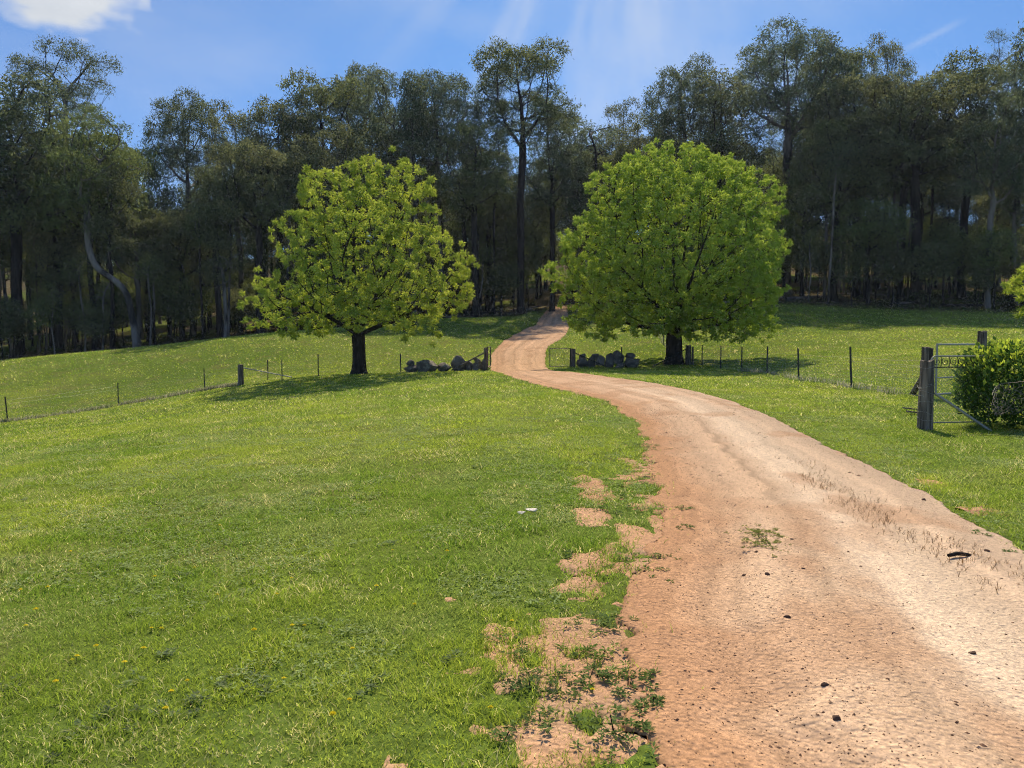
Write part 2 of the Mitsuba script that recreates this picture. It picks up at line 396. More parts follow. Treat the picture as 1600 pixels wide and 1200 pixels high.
def colonize(attr, P0, par0, step, kill, iters, rng, up=0.0):
    P, par = [np.array(p, float) for p in P0], list(par0)
    alive = np.ones(len(attr), bool)
    for _ in range(iters):
        if not alive.any(): break
        A = np.array(P)
        tree = cKDTree(A)
        d, i = tree.query(attr[alive])
        v = (attr[alive] - A[i]) / np.maximum(d, 1e-6)[:, None]
        acc = np.zeros_like(A)
        np.add.at(acc, i, v)
        src = np.unique(i)
        dirn = norm(acc[src]) + rng.normal(0, 0.12, (len(src), 3)) + [0, 0, up]
        new = A[src] + step * norm(dirn)
        dd, _ = tree.query(new)
        ok = dd > 0.35 * step
        if not ok.any(): break
        P += list(new[ok]); par += list(src[ok])
        t2 = cKDTree(new[ok])
        dk, _ = t2.query(attr, distance_upper_bound=kill)
        alive &= ~np.isfinite(dk)
    return np.array(P), np.array(par)


def radii(P, par, tip, expo):
    acc = np.zeros(len(P)); nk = np.zeros(len(P), int)
    for i in range(len(P) - 1, 0, -1):
        if acc[i] == 0: acc[i] = tip ** expo
        if par[i] >= 0: acc[par[i]] += acc[i]
    if acc[0] == 0: acc[0] = tip ** expo
    return acc ** (1 / expo)


def relax(P, par, n=2):
    first = {}
    for i in range(len(P)):
        if par[i] >= 0 and par[i] not in first: first[par[i]] = i
    kid = np.array([first.get(i, -1) for i in range(len(P))])
    m = (par >= 0) & (kid >= 0)
    for _ in range(n):
        Q = P.copy()
        Q[m] = 0.5 * P[m] + 0.25 * (P[par[m]] + P[kid[m]])
        P = Q
    return P


def wood(P, par, R, big=0.06):
    """thick wood with more sides than the twigs"""
    thick = R > big
    out = []
    for sel, s in ((thick, 9), (~thick & (R > big * 0.35), 5), (~thick & (R <= big * 0.35), 3)):
        q = np.where(sel, par, -1)
        if (q >= 0).any(): out.append(tubes(P, q, R, s))
    return join(out)


def cards(c, along, side, length, width, col, bend=0.18):
    """leaf blades: a folded diamond each (4 points, 2 triangles), colour per leaf"""
    n = len(c)
    along, side = norm(along), norm(side)
    nrm = np.cross(along, side)
    L, W = np.broadcast_to(length, n)[:, None], np.broadcast_to(width, n)[:, None]
    v = np.stack([c, c + along * L * .42 + side * W * .5 + nrm * W * bend, c + along * L, c + along * L * .42 - side * W * .5 + nrm * W * bend], 1).reshape(-1, 3)
    b = np.arange(n)[:, None] * 4
    f = np.concatenate([b + [0, 1, 2], b + [0, 2, 3]], 1).reshape(-1, 3)
    return (v, f), np.repeat(np.clip(col, 0, 1), 4, 0)


def lobed(lobes, per, rng, shell=0.72, low=-0.35, rough=0):
    """points in the outer shells of a union of ellipsoids (x, y, z, rx, rz)"""
    out = []
    L = np.array(lobes)
    for x, y, z, rx, rz in lobes:
        n = int(per * rx * (rx + rz) * 2)
        u = norm(rng.normal(size=(n * 2, 3)))
        u = u[u[:, 2] > low - 0.3 * rng.random(len(u))][:n]
        r = rng.uniform(shell, 1, (len(u), 1)) * (1 if not rough else (1 - rough + 2.3 * rough * meshkit.fbm(u * 2.6 + x * 3 + z, 3, 7))[:, None])
        out.append(np.array([x, y, z]) + u * r * [rx, rx, rz])
    A = np.vstack(out)
    keep = np.ones(len(A), bool)
    for x, y, z, rx, rz in lobes:
        q = np.sqrt((((A - [x, y, z]) / [rx, rx, rz]) ** 2).sum(1))
        keep &= (q > shell * 0.85) | (rng.random(len(A)) < 0.12)
    return A[keep]


def trunk_path(pts, step, rng, wob=0.0):
    pts = np.array(pts, float)
    s = np.r_[0, np.cumsum(np.linalg.norm(np.diff(pts, axis=0), axis=1))]
    n = max(3, int(s[-1] / step) + 1)
    u = np.linspace(0, s[-1], n)
    P = np.stack([PchipInterpolator(s, pts[:, a])(u) for a in range(3)], 1)
    w = np.cumsum(rng.normal(0, wob, (n, 2)), 0) * (np.linspace(0, 1, n) ** .5)[:, None]
    P[:, :2] += w
    return P, np.arange(n) - 1


# ------------------------------------------------------------------ eucalypts
def gum(seed, h, cw, cb, tr, leaves=13, lobes=12, lean=0.0, fork=None, col=(0.055, 0.062, 0.030), sparse=1.0, clump=0.36, size=0.30, flat=0.7, low=0.25, path=None, per=5.0, lr=(.13, .19)):
    rng = np.random.default_rng(seed)
    lb = []
    half, mid = (1 - cb) * h / 2, (1 + cb) * h / 2
    for i in range(lobes):
        ze = .92 - 1.4 * (i + .3) / lobes
        a = i * 2.4 + rng.uniform(-.5, .5)
        rx = cw * rng.uniform(*lr)
        k = rng.uniform(.62, 1.0)
        rr = math.sqrt(max(0.05, 1 - abs(ze) ** 3.2)) * (cw / 2 - rx * .6) * k
        z = mid + ze * (half - rx * flat) * (k if ze < .5 else 1) + rng.normal(0, .03) * h
        lb.append((rr * math.cos(a) + lean * z / h, rr * math.sin(a), min(z, h - rx * flat), rx, rx * flat))
    sx = (cw / 2) / max(max(math.hypot(q[0] - lean * q[2] / h, q[1]) + q[3] for q in lb), .1)
    up = h - max(q[2] + q[4] for q in lb)
    lb = [(q[0] * sx, q[1] * sx, q[2] + up, q[3], q[4]) for q in lb]
    A = lobed(lb, per * sparse, rng, .72, -.3)
    top = fork or cb * h * rng.uniform(.75, 1.0)
    P0, p0 = trunk_path(path or [(0, 0, -0.5), (lean * .15 + rng.normal(0, .15), rng.normal(0, .15), top * .5), (lean * .5, 0, top)], 0.7, rng, 0.03)
    P, par = colonize(A, P0, p0, 0.55, 0.85, 90, rng, 0.05)
    P = relax(P, par, 2)
    R = radii(P, par, 0.020, 2.25)
    base = R[0]
    R = R * np.where(R > .05, 1, 1)
    R = R * (tr / base) ** (np.clip(R / base, 0, 1) ** .5)
    zz = P[:len(P0), 2]
    R[:len(P0)] = np.maximum(R[:len(P0)], tr * (1 - 0.4 * np.clip(zz / top, 0, 1))) * (1 + 0.5 * np.exp(-np.clip(zz, 0, 9) / 0.5))
    # foliage
    n = len(A)
    ci = np.repeat(np.arange(n), leaves)
    m = len(ci)
    c = A[ci] + rng.normal(0, 1, (m, 3)) * [clump, clump, clump * .55]
    al = rng.normal(0, 1, (m, 3)) * [1, 1, .8] + [0, 0, -.35]
    sd = np.cross(norm(al), rng.normal(0, 1, (m, 3)) * .8 + [0, .0, .9])
    cl = np.array(col)[None] * rng.uniform(.75, 1.35, (n, 1))[ci] * rng.uniform(.7, 1.35, (m, 1))
    cl = cl + (rng.random((n, 1))[ci] > .72) * np.array([[0.018, 0.010, 0.0]])
    (v, f), vc = cards(c, al, sd, rng.uniform(.75, 1.4, m) * size, rng.uniform(.3, .5, m) * size, cl)
    return wood(P, par, R, 0.10), (v, f), vc


def dead(seed, h, tr):
    rng = np.random.default_rng(seed)
    A = np.c_[rng.normal(0, 1.3, 26), rng.normal(0, 1.3, 26), rng.uniform(.5 * h, h, 26)]
    P0, p0 = trunk_path([(0, 0, -.4), (.2, 0, h * .4), (.1, .2, h * .75)], .6, rng, .05)
    P, par = colonize(A, P0, p0, .5, .5, 40, rng)
    R = radii(P, par, .025, 2.2); R = R * (tr / R[0]) ** .8
    return wood(relax(P, par, 3), par, R, .08)


def proto(name, wd, fol, vc, bark):
    scene[name] = {'type': 'shapegroup', 'trunk': mikit.ply(wd, bark, True), 'crown': mikit.ply(fol, 'gum_leaf_mat', False, color=vc)}


OL, GR, BR, BL = (0.14, 0.172, 0.070), (0.145, 0.190, 0.066), (0.142, 0.166, 0.078), (0.12, 0.158, 0.085)
PRO = {}                                                # key -> (height, crown width, kind words)
def add_proto(key, bark, **kw):
    proto(key, *gum(**kw), bark); PRO[key] = (kw['h'], kw['cw'])
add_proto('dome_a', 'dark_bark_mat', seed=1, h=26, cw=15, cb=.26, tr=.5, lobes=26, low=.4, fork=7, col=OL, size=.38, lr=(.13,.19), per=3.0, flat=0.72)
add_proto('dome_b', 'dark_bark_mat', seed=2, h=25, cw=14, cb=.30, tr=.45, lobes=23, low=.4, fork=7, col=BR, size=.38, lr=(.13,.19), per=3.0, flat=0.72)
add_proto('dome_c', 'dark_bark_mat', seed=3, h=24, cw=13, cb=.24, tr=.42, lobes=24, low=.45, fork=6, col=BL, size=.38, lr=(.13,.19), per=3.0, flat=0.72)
add_proto('open_a', 'pale_bark_mat', seed=4, h=26, cw=13, cb=.34, tr=.40, lobes=26, col=OL, clump=.34, size=.31, low=.35, fork=9, lr=(.13,.18), per=3.6, flat=0.62)
add_proto('open_b', 'pale_bark_mat', seed=5, h=26, cw=12, cb=.32, tr=.36, lobes=25, col=BL, clump=.34, size=.31, low=.4, fork=9, lean=1.5, lr=(.13,.18), per=3.6, flat=0.62)
add_proto('open_c', 'pale_bark_mat', seed=6, h=24, cw=11, cb=.36, tr=.33, lobes=23, col=BR, clump=.33, size=.31, low=.35, fork=9, lr=(.13,.18), per=3.6, flat=0.62)
add_proto('airy_a', 'pale_bark_mat', seed=7, h=28, cw=14, cb=.55, tr=.36, lobes=13, col=BL, clump=.36, size=.25, low=.35, leaves=12, lr=(.09,.135), per=4.2, flat=0.55)
add_proto('tall_a', 'dark_bark_mat', seed=18, h=33, cw=15.5, cb=.52, tr=.5, lobes=30, col=OL, size=.34, fork=14, lr=(.12, .17), per=3.6, flat=.72)
add_proto('tall_b', 'pale_bark_mat', seed=19, h=30, cw=16, cb=.40, tr=.5, lobes=32, col=BL, size=.34, fork=11, lr=(.12, .17), per=3.4, flat=.7)
add_proto('fan_a', 'pale_bark_mat', seed=20, h=34, cw=16, cb=.68, tr=.4, lobes=20, col=BL, size=.28, fork=18, lr=(.09, .14), per=4.4, flat=.62)
add_proto('slim_a', 'dark_bark_mat', seed=8, h=24, cw=8, cb=.28, tr=.28, lobes=16, col=OL, low=.5, lr=(.19,.27), per=4.5, flat=0.8)
add_proto('slim_b', 'dark_bark_mat', seed=9, h=22, cw=7, cb=.32, tr=.25, lobes=14, col=BR, low=.5, lean=.8, lr=(.19,.27), per=4.5, flat=0.8)
add_proto('slim_c', 'pale_bark_mat', seed=10, h=23, cw=7.5, cb=.3, tr=.25, lobes=14, col=BL, low=.5, lean=-1, lr=(.19,.27), per=4.5, flat=0.8)
add_proto('leafy_a', 'dark_bark_mat', seed=11, h=14, cw=10, cb=.22, tr=.24, lobes=15, col=GR, low=.5, lr=(.16,.24), per=4.5, flat=0.75)
add_proto('leafy_b', 'dark_bark_mat', seed=12, h=12, cw=8, cb=.2, tr=.2, lobes=13, col=OL, low=.5, lr=(.16,.24), per=4.5, flat=0.75)
add_proto('sapling_a', 'dark_bark_mat', seed=13, h=8, cw=4.4, cb=.22, tr=.075, lobes=11, col=GR, low=.6, leaves=9, clump=.3, size=.27, lr=(.2,.3), per=8, flat=0.8)
add_proto('sapling_b', 'pale_bark_mat', seed=14, h=10, cw=3.0, cb=.45, tr=.08, lobes=7, col=OL, low=.5, leaves=8, clump=.3, size=.24, lean=.7, lr=(.2,.3), per=8, flat=0.8)
add_proto('sapling_c', 'dark_bark_mat', seed=15, h=6, cw=4.2, cb=.12, tr=.06, lobes=11, col=BR, low=.6, leaves=9, clump=.3, size=.26, lr=(.2,.3), per=8, flat=0.8)
add_proto('pole_a', 'dark_bark_mat', seed=16, h=17, cw=4.2, cb=.6, tr=.13, lobes=7, col=OL, low=.3, leaves=9, lr=(.22,.3), per=7, flat=0.8)
add_proto('pole_b', 'pale_bark_mat', seed=17, h=18, cw=4.5, cb=.62, tr=.12, lobes=7, col=BL, low=.3, leaves=9, lean=1.2, lr=(.22,.3), per=7, flat=0.8)

PLACED = []


def plant(key, x, y, h, cw, rot, name, label, cat, group=None):
    h0, c0 = PRO[key]
    z = Hs(x, y)
    k = thing(name, label, cat, group)
    scene[k] = {'type': 'instance', 'g': {'type': 'ref', 'id': key}, 'to_world': T().translate([x, y, z]).rotate([0, 0, 1], rot).scale([cw / c0, cw / c0, h / h0])}
    labels[k + '__crown'] = {'kind': 'stuff'}
    PLACED.append((x, y))


# the trees one can tell apart: pixel column, row of the top, metres ahead, crown width in pixels, prototype, turn, label
NAMED = [
    (112, 78, 112, 150, 'fan_a', 0, 'tall airy eucalyptus with separate tufts rising above the left end of the forest'),
    (30, 122, 88, 205, 'dome_c', 40, 'dense dark eucalyptus at the left border of the photo'),
    (-30, 150, 84, 190, 'dome_a', 150, 'dark broad eucalyptus cut off by the left border of the photo'),
    (95, 215, 92, 150, 'dome_b', 200, 'brown-tinged domed eucalyptus behind the pale bent trunk'),
    (303, 156, 104, 115, 'tall_b', 30, 'open pale-limbed eucalyptus right of the gap of low trees at left'),
    (376, 172, 98, 110, 'open_c', 90, 'open eucalyptus with bare twigs on top, above the far left of the left ash'),
    (440, 156, 96, 120, 'dome_b', 10, 'rounded eucalyptus above the left shoulder of the left ash'),
    (520, 126, 102, 160, 'dome_a', 80, 'broad domed eucalyptus over the top of the left ash'),
    (568, 110, 112, 95, 'tall_a', 200, 'small tufted treetop peeping over the broad dome left of centre'),
    (625, 126, 98, 125, 'dome_c', 250, 'dark eucalyptus just right of the left ash treetop'),
    (684, 120, 96, 125, 'tall_b', 140, 'pale-limbed eucalyptus with a flat top left of the tallest tree'),
    (740, 196, 90, 110, 'slim_a', 0, 'slimmer eucalyptus in front of the tallest tree'),
    (814, 72, 100, 150, 'tall_a', 255, 'tallest eucalyptus at the centre of the skyline behind the road'),
    (862, 190, 105, 105, 'dome_c', 310, 'dark eucalyptus filling the gap just right of the tallest trunk'),
    (765, 230, 108, 100, 'dome_a', 20, 'dark eucalyptus behind the trunk of the tallest tree'),
    (905, 186, 116, 110, 'slim_c', 60, 'wispy lower eucalyptus right of the tallest tree'),
    (968, 164, 124, 75, 'open_c', 170, 'small airy treetop beside the dead stag on the skyline'),
    (1008, 186, 104, 105, 'dome_b', 120, 'low rounded eucalyptus over the top of the right ash'),
    (1070, 108, 98, 120, 'tall_b', 20, 'open eucalyptus with dead spikes on top right of centre'),
    (1130, 130, 92, 110, 'slim_b', 220, 'narrow eucalyptus over the right shoulder of the right ash'),
    (1228, 60, 98, 175, 'tall_b', 330, 'large pale-trunked eucalyptus with a spreading crown right of the right ash'),
    (1300, 84, 104, 130, 'dome_a', 280, 'domed treetop sloping away right of the large spreading crown'),
    (1375, 66, 118, 80, 'open_c', 45, 'small round treetop standing clear of the right skyline'),
    (1335, 118, 90, 170, 'dome_b', 305, 'brownish dome of foliage below the small round treetop'),
    (1425, 118, 84, 175, 'dome_b', 15, 'broad layered eucalyptus above the paddock at right'),
    (1500, 98, 90, 150, 'dome_a', 100, 'rounded eucalyptus over the old garden gate'),
    (1556, 60, 112, 90, 'airy_a', 70, 'airy treetop at the right end of the skyline'),
    (1622, 50, 80, 130, 'dome_c', 190, 'dark dense eucalyptus at the right border of the photo'),
    (1300, 190, 86, 130, 'dome_a', 190, 'low-set rounded eucalyptus at the forest edge just right of the right ash'),
    (1540, 170, 80, 120, 'open_b', 260, 'tall eucalyptus with heavy dark trunk at the right paddock edge'),
    (215, 232, 96, 110, 'leafy_a', 10, 'yellowish green low tree in front of the sky gap at left'),
    (150, 196, 86, 150, 'leafy_a', 120, 'greener bushy-crowned tree over the pale bent trunk'),
    (265, 290, 96, 90, 'leafy_b', 30, 'low bushy tree below the sky gap at left'),
]
for px, row, d, wpx, key, rot, lab in NAMED:
    x = (px - 800) / F * d
    top = EYE + (HROW - row) * d / F
    h = top - Hs(x, d)
    plant(key, x, d, h, wpx / F * d * 1.18, rot, 'eucalyptus_tree', lab, 'tree')

rng = np.random.default_rng(77)
KINDS = [('dome_a', .13), ('dome_b', .13), ('dome_c', .13), ('open_a', .08), ('open_b', .08), ('open_c', .08), ('slim_a', .13), ('slim_b', .12), ('slim_c', .12)]
def top_limit(px):                                      # filler trees stay below the skyline of the named ones
    return np.interp(px, [-100, 0, 60, 180, 200, 290, 330, 420, 520, 700, 800, 900, 1000, 1100, 1200, 1400, 1700], [175, 175, 200, 260, 330, 330, 235, 215, 175, 175, 195, 225, 235, 195, 150, 150, 140])
made = 0
for tries in range(6000):
    if made >= 235: break
    x = rng.uniform(-88, 92); depth = rng.random() ** 1.25 * 70 + 1.5
    y = edge_y(x) + depth
    px = 800 + x / y * F
    if not -140 < px < 1740 or (y < 118 and abs(x - 6) < 4.5): continue
    P_ = np.array(PLACED)
    if np.hypot(P_[:, 0] - x, P_[:, 1] - y).min() < (4.2 if depth > 10 else 3.6): continue
    key = rng.choice([a for a, _ in KINDS], p=np.array([b for _, b in KINDS]) / sum(b for _, b in KINDS))
    g0 = Hs(x, y)
    hmax = EYE + (HROW - top_limit(px)) * y / F - g0
    h = min(rng.uniform(17, 26), hmax)
    if h < 9: continue
    if rng.random() < .36: h = min(h, rng.uniform(9, 14))
    if h < 15: key = rng.choice(['leafy_a', 'leafy_b', 'slim_b'])
    cw = PRO[key][1] * np.clip(h / PRO[key][0], .75, 1.15) * rng.uniform(.85, 1.1)
    pale = key.startswith('open') or key == 'slim_c'
    plant(key, x, y, h, cw, rng.uniform(0, 360), 'eucalyptus_tree', ('pale-barked' if pale else 'dark-barked') + ' lesser eucalyptus crowded among the others below the forest skyline', 'tree', ('pale' if pale else 'dark') + ' forest eucalypts')
    made += 1
made = 0
for tries in range(6000):                               # the understorey: poles and saplings
    if made >= 260: break
    x = rng.uniform(-80, 80); depth = rng.random() ** 1.2 * 38 + 0.5
    y = edge_y(x) + depth
    px = 800 + x / y * F
    if not -60 < px < 1660 or abs(x - 6) < 3.2: continue
    P_ = np.array(PLACED)
    if np.hypot(P_[:, 0] - x, P_[:, 1] - y).min() < 1.3: continue
    key = rng.choice(['sapling_a', 'sapling_b', 'sapling_c', 'pole_a', 'pole_b'], p=[.30, .18, .30, .12, .10])
    s = rng.uniform(.75, 1.15)
    h = min(PRO[key][0] * s, EYE + (HROW - top_limit(px)) * y / F - Hs(x, y))
    plant(key, x, y, h, PRO[key][1] * s, rng.uniform(0, 360), 'sapling', 'thin young eucalyptus in the understorey between the big trunks', 'sapling', 'understorey saplings')
    made += 1

# ------------------------------------------------------------------ the two ash trees (and a third at the right border)
def ash(name, label, x, y, lobes, fork, limbs, tr, seed, per, col, leaves=22, size=.19, drape=0.45, hole=.36):
    rng = np.random.default_rng(seed)
    z0 = Hs(x, y)
    A = lobed(lobes, per, rng, .78, -.75, .22)
    inner = lobed([(a, b, c, r * .72, q * .72) for a, b, c, r, q in lobes], per * .5, rng, .35, -.5)
    A = A[meshkit.fbm(A * .85 + seed, 2, seed) > hole]; A = A[A[:, 2] > 1.15]; inner = inner[inner[:, 2] > 1.3]; n_out = len(A)
    A = np.vstack([A, inner])
    P0, p0 = trunk_path([(0, 0, -.4), (0.03, 0, fork * .5), (0.0, 0.05, fork)], .3, rng, .004)
    P0, p0 = list(P0), list(p0)
    root = len(P0) - 1
    for lx, ly, lz in limbs:
        q, _ = trunk_path([P0[root], P0[root] * .55 + np.array([lx, ly, lz]) * .45 + [0, 0, .1], (lx, ly, lz)], .3, rng, .02)
        prev = root
        for c in q[1:]:
            P0.append(c); p0.append(prev); prev = len(P0) - 1
    n0 = len(P0)
    P, par = colonize(A, P0, p0, .28, .42, 110, rng, 0.0)
    P = relax(P, par, 2)
    R = radii(P, par, .0075, 2.25)
    R = R * (tr / R[0]) ** (np.clip(R / R[0], 0, 1) ** .4)
    tp = np.arange(root + 1)
    R[tp] = np.maximum(R[tp], tr * (1 - .18 * np.clip(P[tp, 2] / fork, 0, 1))) * (1 + .55 * np.exp(-np.clip(P[tp, 2], 0, 9) / .25))
    k = thing(name, label, 'tree')
    v, f = wood(P, par, R, .05)
    off = np.array([x, y, z0])
    part(k, 'trunk', (v + off, f), 'dark_bark_mat', True)
    # feathery tufts at the outer shoots, thinner leaf inside
    rad_out = np.arange(len(A)) < n_out
    cnt = np.where(rad_out, leaves * 2, leaves)
    ci = np.repeat(np.arange(len(A)), cnt)
    m = len(ci)
    ax = norm(rng.normal(0, 1, (m, 3)) * [1, 1, .9] + [0, 0, .35])
    c = A[ci] + ax * rng.uniform(.0, .11, (m, 1))
    al = ax + [0, 0, -drape]
    sd = np.cross(norm(al), rng.normal(0, 1, (m, 3)) * .7 + [0, 0, .9])
    cc = np.array(col[0]) + (np.array(col[1]) - np.array(col[0])) * rng.random((len(A), 1))
    cl = cc[ci] * rng.uniform(.8, 1.2, (m, 1)) * [[1.55, 1.47, 1.6]]
    fm, vc = cards(c, al, sd, rng.uniform(.7, 1.25, m) * size, rng.uniform(.28, .45, m) * size, cl, .25)
    print(name, len(A), n_out, m)
    part(k, 'crown', (fm[0] + off, fm[1]), 'ash_leaf_mat', False, color=vc, kind='stuff')
    return k


def lobe_px(list_px, px0, row0, d, rngs):               # lobes read off the photo's outline, given real depth
    m = d / F
    return [((px - px0) * m, dy, (row0 - row) * m, r * m, rz * m) for px, row, r, rz, dy in list_px]


b = spot(560, 44)
ll = lobe_px([(575, 350, 85, 80, 0), (520, 330, 55, 55, -1.2), (630, 330, 60, 60, 1.0), (575, 300, 55, 50, 0), (505, 305, 45, 42, .5), (640, 305, 50, 44, -.5), (600, 280, 60, 40, .6), (555, 425, 95, 85, -1), (640, 420, 95, 85, .8), (472, 372, 48, 42, 0), (700, 405, 46, 40, -.6), (425, 478, 52, 42, .3),
              (690, 460, 48, 45, .8), (560, 400, 90, 80, 3.4), (580, 400, 90, 80, -3.4), (500, 460, 70, 55, -2.5), (640, 465, 70, 50, -2.8), (610, 470, 80, 55, 3.0), (520, 470, 70, 55, 2.6), (660, 505, 42, 34, -.8), (470, 500, 50, 34, -.3), (590, 500, 40, 22, -3.2)],
             560, 585, 44, None)
ash('ash_tree', 'spring-green ash tree standing left of the road over a row of boulders', b[0], b[1], ll, 2.2,
    [(-.25, .2, 4.6), (.9, -.2, 4.2), (-2.2, -.4, 3.6), (.4, 1.6, 3.8), (2.4, .5, 3.2), (-.4, -1.8, 3.6)], .38, 21, 4.6, ((0.19, 0.27, 0.04), (0.38, 0.45, 0.065)))
b = spot(1053, 48)
rl = lobe_px([(1050, 330, 120, 105, 0), (1050, 292, 92, 52, 0), (975, 320, 70, 60, -1), (1125, 310, 70, 60, .8), (950, 400, 75, 70, 0), (1150, 390, 76, 80, .4), (1175, 320, 46, 44, 0), (1050, 400, 130, 100, -3.2), (1050, 395, 130, 95, 2.6),
              (915, 385, 44, 44, .4), (875, 432, 30, 26, -.5), (935, 470, 62, 50, -.8), (1160, 470, 58, 56, .5), (1000, 460, 90, 60, -3), (1100, 455, 90, 60, -3.2), (1080, 450, 90, 60, 2), (985, 455, 80, 55, 2), (930, 508, 38, 24, -1.2), (1110, 505, 70, 30, -.6), (1185, 500, 32, 30, 0), (990, 500, 60, 26, -1)],
             1053, 569, 48, None)
ash('ash_tree', 'fuller rounded ash tree with a thick dark trunk standing right of the road', b[0], b[1], rl, 1.75,
    [(.1, .1, 4.6), (1.5, .2, 4.2), (-1.5, -.3, 4.0), (-2.7, .2, 2.5), (2.8, -.3, 2.5), (.3, 2.2, 3.6), (-.2, -2.2, 3.4)], .50, 22, 7.2, ((0.18, 0.28, 0.04), (0.33, 0.42, 0.06)), hole=.27)
b = spot(1710, 33)
tl = lobe_px([(1690, 400, 85, 70, 0), (1630, 450, 52, 44, 0), (1650, 510, 60, 34, 0), (1740, 470, 80, 60, 0), (1690, 460, 80, 60, -1.8), (1690, 460, 80, 60, 2)], 1690, 560, 33, None)
ash('ash_tree', 'small ash tree reaching in from the right border above the glossy shrub', b[0], b[1], tl, 1.2, [(-.8, 0, 2.4), (.8, .3, 2.4), (0, -.7, 2.6)], .14, 23, 11, ((0.19, 0.27, 0.04), (0.36, 0.43, 0.06)))


# a pale trunk that bends twice, the dead trees and their like
b = spot(214, 82)
wd, fo, vc = gum(31, 25, 11, .45, .32, lobes=13, lean=-5.0, col=GR, flat=.6, clump=.34, size=.28, low=.25, fork=16, path=[(0, 0, -.5), (-.3, 0, 3), (-1.0, 0, 6.6), (-2.6, 0, 7.9), (-4.1, 0, 9.0), (-4.9, 0, 12), (-4.8, 0, 16)])
k = thing('eucalyptus_tree', 'pale-trunked eucalyptus bent twice like a crank at the left forest edge', 'tree')
part(k, 'trunk', (wd[0] + b, wd[1]), 'pale_bark_mat', True); part(k, 'crown', (fo[0] + b, fo[1]), 'gum_leaf_mat', color=vc, kind='stuff')
for px, d, h, tr, sd, lab, bark in [(930, 104, 25, .32, 41, 'dead stag of a tree with a broken top on the skyline', 'dark_bark_mat'), (1058, 99, 33, .3, 42, 'dead tree with spiky bare twigs above the right ash', 'pale_bark_mat'),
                                    (352, 83, 10, .25, 43, 'pale dead trunk left of the left ash', 'pale_bark_mat'), (160, 82.5, 9, .12, 44, 'thin pale dead stem at the left forest edge', 'pale_bark_mat'),
                                    (1285, 88, 13, .2, 45, 'pale dead tree in the shade right of the right ash', 'pale_bark_mat'), (690, 97, 17, .22, 46, 'pale dead tree with crooked limbs between the two ashes', 'pale_bark_mat')]:
    b = spot(px, d)
    v, f = dead(sd, h, tr)
    k = thing('dead_tree', lab, 'dead tree')
    part(k, 'trunk', (v + b, f), bark, True)

# shrubs, logs and litter along the forest edge
rng = np.random.default_rng(91)
def bush_mesh(rng, rx, rz, n, size, col, up=.2):
    a = norm(rng.normal(size=(n, 3))); a[:, 2] = np.abs(a[:, 2])
    lump = 0.72 + .5 * meshkit.fbm(a * 1.7 + rng.uniform(0, 30), 3, 3)
    c = a * (lump * rng.uniform(.45, 1.0, n) ** .5)[:, None] * [rx, rx, rz]
    al = a + rng.normal(0, .7, (n, 3)) + [0, 0, up]
    sd = np.cross(norm(al), rng.normal(0, 1, (n, 3)))
    return cards(c, al, sd, rng.uniform(.7, 1.3, n) * size, rng.uniform(.3, .5, n) * size, np.array(col) * rng.uniform(.6, 1.4, (n, 1)))
for i in range(46):
    x = rng.uniform(-62, 62); y = edge_y(x) + rng.uniform(.3, 14)
    if abs(x - 6) < 3.5: continue
    rx = rng.uniform(.5, 1.5)
    (v, f), vc = bush_mesh(rng, rx, rx * rng.uniform(.7, 1.3), 420, .22, [(0.08, .085, .035), (0.10, .085, .045), (0.065, .085, .03)][i % 3])
    b = np.array([x, y, Hs(x, y) - .05])
    k = thing('shrub', 'low scrubby shrub at the foot of the forest trees', 'shrub', 'forest edge shrubs')
    part(k, 'foliage', (v + b, f), 'gum_leaf_mat', color=vc, kind='stuff')
    st = [tubes(np.array([[0, 0, -.1], rng.normal(0, .15, 3) + [0, 0, rx * .6]]) + b, np.array([-1, 0]), np.array([.03, .012]), 5) for _ in range(4)]
    part(k, 'stem', join(st), 'dark_bark_mat', True)
for i in range(26):
    x = rng.uniform(-60, 60); y = edge_y(x) + rng.uniform(1, 16)
    if abs(x - 6) < 4: continue
    L = rng.uniform(2, 7); a = rng.uniform(-.5, .5) + (np.pi if rng.random() < .5 else 0); r = rng.uniform(.07, .22)
    n = 7
    xs = x + np.linspace(-L / 2, L / 2, n) * math.cos(a); ys = y + np.linspace(-L / 2, L / 2, n) * math.sin(a)
    P = np.c_[xs, ys, H(xs, ys) + r * .8 + rng.uniform(0, .25) * np.linspace(0, 1, n)]
    v, f = tubes(P, np.arange(n) - 1, r * np.linspace(1, .6, n) * rng.uniform(.9, 1.1, n), 8)
    k = thing('fallen_log', 'grey fallen log lying on the forest floor', 'log', 'fallen logs'); scene[k] = mikit.ply((v, f), 'pale_bark_mat' if i % 2 else 'dark_bark_mat', True)
P, par, R = [], [], []
for i in range(1500):
    x = rng.uniform(-62, 62); y = edge_y(x) + rng.uniform(-.3, 20)
    if abs(x - 6) < 2.6: continue
    a, L = rng.uniform(0, 6.3), rng.uniform(.4, 2.2)
    p0 = np.array([x, y, Hs(x, y) + .02]); p2 = p0 + [L * math.cos(a), L * math.sin(a), rng.uniform(0, .6)]
    j = len(P); P += [p0, (p0 + p2) / 2 + rng.normal(0, .06, 3), p2]; par += [-1, j, j + 1]; R += [.03, .022, .01]
v1, f1 = tubes(np.array(P), np.array(par), np.array(R) * 1.2, 4)
k = numbered('fallen_sticks'); scene[k] = mikit.ply((v1, f1), 'pale_bark_mat', True); labels[k] = {'label': 'fallen sticks and bark strewn on the forest floor', 'kind': 'stuff'}
n = 26000
x = rng.uniform(-66, 66, n); y = edge_y(x) + rng.random(n) ** 1.4 * 26 - .6
ok = np.abs(x - 6) > 2.2
x, y = x[ok], y[ok]; n = len(x)
c = np.c_[x, y, H(x, y)]
